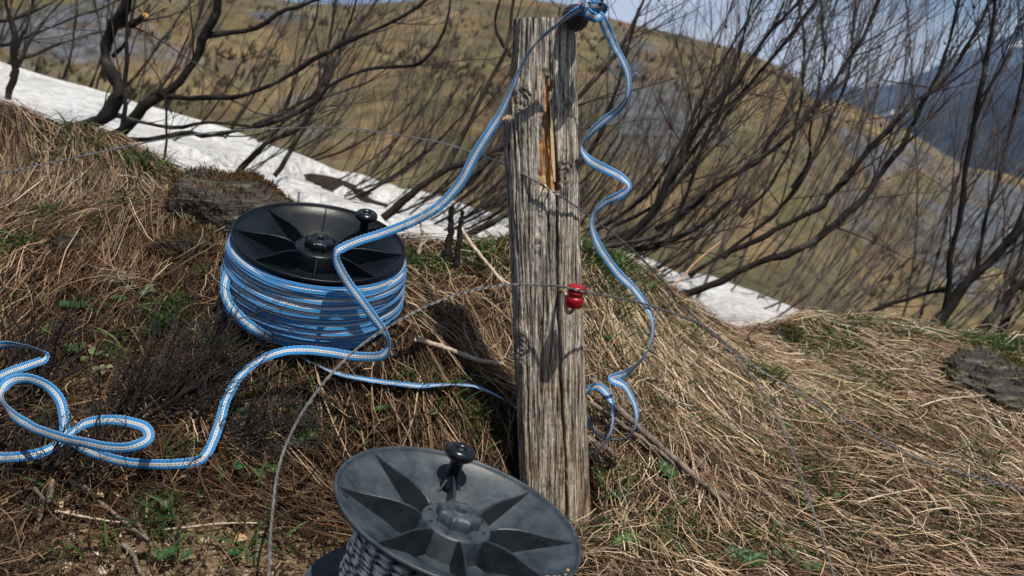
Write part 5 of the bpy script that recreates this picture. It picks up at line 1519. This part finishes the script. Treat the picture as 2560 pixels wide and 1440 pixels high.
V, f, c = straw(5000, 6, (.08, .20), (.0006, .0013), .030, .25, [((.34, .28, .21), 4), ((.46, .38, .28), 2), ((.22, .17, .13), 3), ((.12, .09, .07), 3)], d_mound, 5, .6, (0, .10))
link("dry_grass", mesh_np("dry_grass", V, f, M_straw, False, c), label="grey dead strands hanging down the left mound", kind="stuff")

# dirt clods on the bare patch
rng = np.random.default_rng(77)
n = 5200
x, y = sample(n, lambda a, b: np.clip(bare_at(a, b) * 1.1 + .05, 0, 1), rng)
s = rng.uniform(.0010, .0040, n) * rng.uniform(.5, 1, n)
octv = np.array([[1, 0, 0], [-1, 0, 0], [0, 1, 0], [0, -1, 0], [0, 0, 1], [0, 0, -1.]])
octf = np.array([[0, 2, 4], [2, 1, 4], [1, 3, 4], [3, 0, 4], [2, 0, 5], [1, 2, 5], [3, 1, 5], [0, 3, 5]])
V = octv[None] * s[:, None, None] * rng.uniform(.6, 1.3, (n, 6, 1)) + np.stack([x, y, hgt(x, y) + s * .3], -1)[:, None]
f = (octf[None] + (np.arange(n) * 6)[:, None, None]).reshape(-1, 3)
pal = np.array([(.30, .22, .13), (.22, .155, .09), (.40, .32, .21), (.14, .10, .065), (.36, .34, .30)])
c = np.repeat((pal[rng.integers(0, 5, n)] * rng.uniform(.7, 1.2, (n, 1)))[:, None], 6, 1).reshape(-1, 3)
link("dirt_clods", mesh_np("dirt_clods", V.reshape(-1, 3), f, mat_blade("clod_earth", 0.0, .95), False, c), label="crumbs of earth and grit on the bare soil", kind="stuff")

# fresh green grass
GREENS = [((.045, .105, .024), 3), ((.075, .14, .034), 2), ((.026, .065, .018), 3), ((.12, .16, .05), 1)]
def green(n, seed, centers, Lr, wr):
    rng = np.random.default_rng(seed)
    cs = [ground_hit(px, py) for px, py, s, w in centers]
    ww = np.array([w for *_, w in centers], float); ww /= ww.sum()
    k = rng.choice(len(cs), n, p=ww)
    C = np.array(cs)[k]; S_ = np.array([s for _, _, s, _ in centers])[k]
    x = C[:, 0] + rng.normal(0, 1, n) * S_; y = C[:, 1] + rng.normal(0, 1, n) * S_ * .7
    L = rng.uniform(*Lr, n)
    a = rng.uniform(0, 2 * np.pi, n)
    d = np.stack([np.cos(a) * .55, np.sin(a) * .55, np.ones(n)], -1); d = norm(d + rng.normal(0, .25, (n, 3)))
    t = np.linspace(0, 1, 4)
    P = np.stack([x, y, hgt(x, y)], -1)[:, None] + d[:, None] * (L[:, None] * t[None])[..., None]
    P[..., :2] += (np.stack([np.cos(a), np.sin(a)], -1) * (L * .35)[:, None])[:, None] * (t ** 2)[None, :, None]
    P[..., 2] -= (L * .25)[:, None] * t[None] ** 2
    P[..., 2] += rng.uniform(0, .020, (n, 1))
    ok = ~blocked(P); P = P[ok]; m = len(P)
    wd = rng.uniform(*wr, m)[:, None] * np.array([.8, 1, .7, .12])[None]
    S = norm(np.cross(P[:, -1] - P[:, 0], rng.normal(0, 1, (m, 3))))
    pal = np.array([p[0] for p in GREENS]); pr = np.array([p[1] for p in GREENS], float); pr /= pr.sum()
    col = pal[rng.choice(len(pal), m, p=pr)] * rng.uniform(.7, 1.3, (m, 1))
    return blades(P, wd, S, col)
gc = [(1480, 668, .03, 3), (1520, 680, .03, 2), (1560, 700, .03, 1.5), (1500, 740, .04, 2), (1530, 760, .03, 1), (1045, 690, .03, 2.5), (1075, 700, .025, 1.5), (1240, 660, .03, 1.5), (1180, 670, .03, 1),
      (30, 262, .04, .8), (110, 300, .05, .8), (180, 345, .05, .8), (210, 395, .04, .8), (240, 330, .03, 1), (330, 430, .03, 1), (150, 390, .03, 1), (400, 450, .025, 1), (120, 560, .02, 1), (320, 545, .015, 1), (60, 640, .02, .7),
      (2080, 850, .04, 1.6), (2150, 832, .05, 1.6), (2230, 850, .05, 1.6), (2300, 870, .05, 2), (2390, 870, .05, 3), (2460, 890, .05, 8.8), (2530, 900, .05, 8.8), (2010, 890, .04, 2), (2060, 920, .04, 2), (2120, 900, .04, 1.5), (1910, 970, .02, 2), (2170, 980, .03, 1.5), (1990, 880, .03, 1),
      (1560, 850, .04, 1), (1600, 780, .05, 1), (1680, 820, .05, .8), (1750, 850, .05, .8), (1620, 1020, .05, .5), (1500, 1380, .05, 1), (1650, 1340, .05, .8), (1750, 1400, .06, 1), (1950, 1380, .07, 1), (2250, 1330, .07, 1), (2420, 1290, .06, 1), (2350, 1180, .06, .8), (2000, 1200, .07, .6),
      (420, 800, .015, 1), (410, 840, .012, 1), (560, 880, .02, .5), (760, 1080, .03, .4), (1180, 1060, .02, .5), (1090, 1000, .02, .4), (600, 1170, .03, .2), (380, 1310, .015, .08)]
gr_ = random.Random(8)
gc += [(gr_.uniform(0, 1250), gr_.uniform(560, 1430), gr_.uniform(.006, .014), gr_.uniform(.02, .07)) for _ in range(110)]
gc += [(gr_.uniform(1500, 2560), gr_.uniform(900, 1430), gr_.uniform(.008, .022), gr_.uniform(.04, .16)) for _ in range(150)]
V, f, c = green(15000, 21, gc, (.018, .060), (.0010, .0019))
link("green_grass", mesh_np("green_grass", V, f, mat_blade("fresh_grass", .35, .5), False, c), label="short fresh green grass blades pushing through the straw", kind="stuff")

# moss cushions and tiny sprouts
rng = np.random.default_rng(55)
n = 12000
x, y = sample(n, lambda a, b: sstep(.56, .68, fbm(a * 7, b * 7, 90, 2)) * (1 - bare_at(a, b)), rng)
d = norm(rng.normal(0, .7, (n, 3)) + [0, 0, .6])
L = rng.uniform(.004, .012, n)
P = np.stack([x, y, hgt(x, y)], -1)[:, None] + d[:, None] * (L[:, None] * np.linspace(0, 1, 3)[None])[..., None]
P[..., 2] += rng.random((n, 1)) * .008
P = P[~blocked(P)]; m = len(P)
pal = np.array([(.10, .105, .03), (.065, .085, .028), (.13, .085, .03), (.05, .05, .02)])
col = pal[rng.integers(0, 4, m)] * rng.uniform(.6, 1.3, (m, 1))
V, f, c = blades(P, np.repeat([[.0010, .0014, .0004]], m, 0), norm(rng.normal(0, 1, (m, 3))), col)
link("moss", mesh_np("moss", V, f, M_mossblade, False, c), label="low moss growing between the straw", kind="stuff")

M_leaf = mat_blade("leaf_green", .3, .45)
def leaflet(L, Wd, col, cup=.15, teeth=5):
    """a small folded leaf pointing along +x with toothed edge"""
    K = 9
    t = np.linspace(0, 1, K)
    w = Wd * np.sin(np.pi * np.clip(t * .92 + .06, 0, 1)) ** .8
    w = w * (1 + .12 * np.cos(t * np.pi * 2 * teeth))
    V = []
    for sg in (-1, 0, 1):
        V.append(np.stack([t * L, sg * w, cup * np.abs(sg) * w - .25 * L * (t - .4) ** 2], 1))
    V = np.concatenate(V)
    idx = np.arange(3 * K).reshape(3, K)
    f = np.stack([idx[:-1, :-1], idx[1:, :-1], idx[1:, 1:], idx[:-1, 1:]], -1).reshape(-1, 4)
    return V, f, np.repeat([col], len(V), 0)

def plant(px, py, label, kind, s, seed, nleaf, col, group):
    rng = np.random.default_rng(seed)
    s = s * (.85 + .5 * rng.random())
    p = ground_hit(px, py, .018)
    e = empty("leafy_plant", p, label, "plant", group)
    stems = []
    for k in range(nleaf):
        a = k / nleaf * 2 * np.pi + rng.normal(0, .3)
        r = s * (.25 + .75 * rng.random()) if nleaf > 1 else 0
        tip = np.array([math.cos(a) * r, math.sin(a) * r * .8, s * rng.uniform(.25, .8)])
        stems.append(np.stack([np.array([0, 0, -.026]), tip * .5 + [0, 0, .002], tip]))
        cc = np.array(col) * rng.uniform(.75, 1.3)
        Vs, Fs, Cs, off = [], [], [], 0
        if kind == 'trefoil': angs, LL, WW, tt = (-1.25, 0, 1.25), s * 1.0, s * .42, 6
        elif kind == 'palmate': angs, LL, WW, tt = np.linspace(-2.5, 2.5, 7), s * .62, s * .14, 3
        else: angs, LL, WW, tt = (0,), s * 1.1, s * .36, 0
        for b in angs:
            V, f, c = leaflet(LL * rng.uniform(.85, 1.1), WW, cc, .25, tt)
            cb, sb = math.cos(a + b), math.sin(a + b)
            V = np.stack([V[:, 0] * cb - V[:, 1] * sb, V[:, 0] * sb + V[:, 1] * cb, V[:, 2] + V[:, 0] * .25], 1)
            Vs.append(V); Fs.append(f + off); Cs.append(c); off += len(V)
        V = np.vstack(Vs)
        # face the leaf towards the light and the camera a little
        ct = math.cos(.45); st_ = math.sin(.45)
        V = np.stack([V[:, 0], V[:, 1] * ct - V[:, 2] * st_, V[:, 1] * st_ + V[:, 2] * ct], 1) + tip
        link("leaf", mesh_np("leaf", V, np.vstack(Fs), M_leaf, True, np.vstack(Cs)), e)
    V, f = tubes(np.array(stems), np.repeat([[.0009, .0008, .0006]], nleaf, 0), 4)
    link("leaf_stalks", mesh_np("leaf_stalks", V, f, mat_simple("stalk_green", (.10, .09, .04), .7)), e)
    return e
G1, G2, G3 = (.11, .16, .075), (.030, .085, .025), (.060, .12, .034)
gp = "small green plants on the bank"
for i, (px, py, lb, kd, s, nl, cl) in enumerate([
    (365, 738, "large three-lobed strawberry leaf left of the blue reel", 'trefoil', .016, 1, G1),
    (328, 722, "smaller folded strawberry leaf above the large one", 'trefoil', .013, 1, G1),
    (183, 776, "dark palmate rosette in the straw left of the strawberry leaves", 'palmate', .016, 4, G2),
    (300, 752, "small toothed rosette just below the flat stone", 'palmate', .011, 4, G2),
    (192, 880, "bright green leaf cluster above the tape loops", 'trefoil', .013, 3, G3),
    (228, 895, "pale round leaves beside the bright cluster", 'oval', .013, 3, G1),
    (258, 930, "grey-green downy rosette above the tape loops", 'oval', .014, 4, (.17, .18, .11)),
    (112, 840, "tiny green sprouts at the left among straw", 'palmate', .011, 4, G2),
    (130, 822, "tiny bright sprout above the left sprouts", 'palmate', .009, 3, G3),
    (405, 570, "pair of grey-green leaves below the slate boulder", 'oval', .012, 2, G1),
    (105, 555, "low green leaf patch at the foot of the left mound", 'oval', .015, 5, G3),
    (950, 1030, "green rosette in the litter above the front reel", 'palmate', .013, 4, G2),
    (1070, 1045, "pale rounded leaf near the front reel's knob", 'oval', .015, 1, G1),
    (760, 1105, "bright sprout left of the front reel", 'palmate', .013, 4, G3),
    (590, 1040, "green leaf tuft beside the rising tape", 'palmate', .011, 4, G2),
    (575, 1185, "small green tuft under the tape bend", 'oval', .011, 4, G2),
    (660, 1190, "green sprig left of the rising wire", 'palmate', .012, 4, G3),
    (410, 1395, "first tiny sprout on the bare dirt", 'palmate', .010, 4, G2),
    (440, 1395, "second tiny sprout on the bare dirt", 'palmate', .010, 3, G2),
    (590, 1385, "low sprout on dirt near the wire foot", 'palmate', .011, 4, G2),
    (1675, 1190, "bright palmate rosette under the forked stick", 'palmate', .020, 5, G2),
    (1555, 1250, "leafy sprig in straw right of the post foot", 'palmate', .014, 5, G2),
    (1700, 1260, "small leafy sprig below the fork of the stick", 'palmate', .013, 4, G2),
    (1965, 1075, "dark green rosette beside the thin wire on the slope", 'palmate', .018, 5, G2),
    (1990, 1240, "green rosette beside the thin wire lower down", 'palmate', .018, 5, G2),
    (2090, 1255, "leafy sprig just right of the thin wire", 'palmate', .014, 4, G3),
    (2380, 1250, "small sprig low on the right-hand slope", 'palmate', .014, 4, G2),
    (1565, 1370, "leafy clump in straw beside the front reel's rim", 'palmate', .018, 6, G3),
    (1860, 1420, "broad leafy clump at the bottom edge", 'palmate', .019, 6, G2),
    (2030, 1430, "light green clump at the bottom near the thin wire", 'palmate', .017, 6, G3),
    (1960, 1400, "small clump between the two bottom clumps", 'palmate', .014, 5, G2),
    (1510, 845, "green leaves in the thatch close right of the post", 'oval', .014, 5, G2),
    (1485, 650, "leafy green tuft on the crest right behind the post", 'oval', .016, 7, G3),
    ]):
    plant(px, py, lb, kd, s, 300 + i, nl, cl, gp)

# curled dead leaves
rng = np.random.default_rng(91)
vs_, fs_, cs_, off = [], [], [], 0
x, y = sample(420, lambda a, b: np.clip(.5 + .4 * (a < .1), 0, 1), rng)
for i in range(420):
    V, f, c = leaflet(rng.uniform(.010, .024), rng.uniform(.003, .007), np.array([(.30, .19, .10), (.20, .11, .06), (.42, .32, .21), (.14, .08, .05)][rng.integers(0, 4)]) * rng.uniform(.8, 1.2), rng.uniform(.3, 1.3), 0)
    q = Matrix.Rotation(rng.uniform(0, 6.3), 3, 'Z') @ Matrix.Rotation(rng.uniform(-.7, .7), 3, 'X') @ Matrix.Rotation(rng.uniform(-.5, .5), 3, 'Y')
    V = V @ np.array(q).T + [x[i], y[i], hgt(x[i], y[i]) + rng.uniform(.003, .016)]
    vs_.append(V); fs_.append(f + off); cs_.append(c); off += len(V)
V = np.vstack(vs_)
link("dead_leaves", mesh_np("dead_leaves", V, np.vstack(fs_), M_straw, True, np.vstack(cs_)), label="curled dead leaves scattered over the bank", kind="stuff")

# low scrub dotting the far hillside
rng = np.random.default_rng(202)
hs = [o for o in bpy.data.objects if o.name.startswith("hillside")][0]
co = np.empty(len(hs.data.vertices) * 3, np.float32); hs.data.vertices.foreach_get("co", co); co = co.reshape(-1, 3)
hp_x, hp_y, hp_d = proj(co)
cand = co[(hp_x > -300) & (hp_x < 2900) & (hp_y > -60) & (hp_y < 760) & (co[:, 1] > 34) & (co[:, 1] < 400)]
dn = fbm(cand[:, 0] / 18, cand[:, 1] / 40, 303, 3)
cand = cand[dn > .56]
n = 3000
q = cand[rng.integers(0, len(cand), n)] + rng.normal(0, 1, (n, 3)) * np.array([1.2, 2.0, 0])
kb = 4
B = np.repeat(q, kb, 0); N_ = len(B)
sz = rng.uniform(.4, 1.3, n).repeat(kb) * np.clip(B[:, 1] / 110, .45, 2.2)
dd = norm(rng.normal(0, .5, (N_, 3)) + [.45, 0, .8])
P = B[:, None] + dd[:, None] * (sz[:, None] * np.linspace(-.25, 1, 3)[None])[..., None]
pal = np.array([(.05, .040, .026), (.035, .030, .026), (.09, .070, .04), (.06, .062, .030), (.13, .095, .05)])
col = pal[rng.integers(0, 5, n)].repeat(kb, 0) * rng.uniform(.7, 1.3, (N_, 1))
V, f, c = blades(P, sz[:, None] * np.array([[.10, .16, .04]]), norm(rng.normal(0, 1, (N_, 3))), col)
link("scrub", mesh_np("scrub", V, f, mat_blade("hill_scrub", .1, .9), False, c), label="low brown scrub dotting the far hillside", kind="stuff")

# ------------------------------------------------------------------ mountain air
def haze_box(x0, x1, y0, y1, z0, z1, dens):
    V = np.array([[x, y, z] for z in (z0, z1) for x, y in ((x0, y0), (x1, y0), (x1, y1), (x0, y1))], float)
    f = np.array([[0, 3, 2, 1], [4, 5, 6, 7], [0, 1, 5, 4], [1, 2, 6, 5], [2, 3, 7, 6], [3, 0, 4, 7]])
    m = bpy.data.materials.new("mountain_air"); m.use_nodes = True
    t = m.node_tree; t.nodes.clear()
    o = t.nodes.new("ShaderNodeOutputMaterial"); pv = t.nodes.new("ShaderNodeVolumePrincipled")
    pv.inputs['Color'].default_value = (.38, .60, 1.0, 1)
    pv.inputs['Density'].default_value = dens
    pv.inputs['Anisotropy'].default_value = .2
    t.links.new(pv.outputs[0], o.inputs['Volume'])
    return link("haze", mesh_np("haze", V, f, m, False), label="thin blue mountain air filling the valley", kind="stuff")
haze_box(-16000, 16000, -600, 14500, -1200, 2600, 5.0e-5)
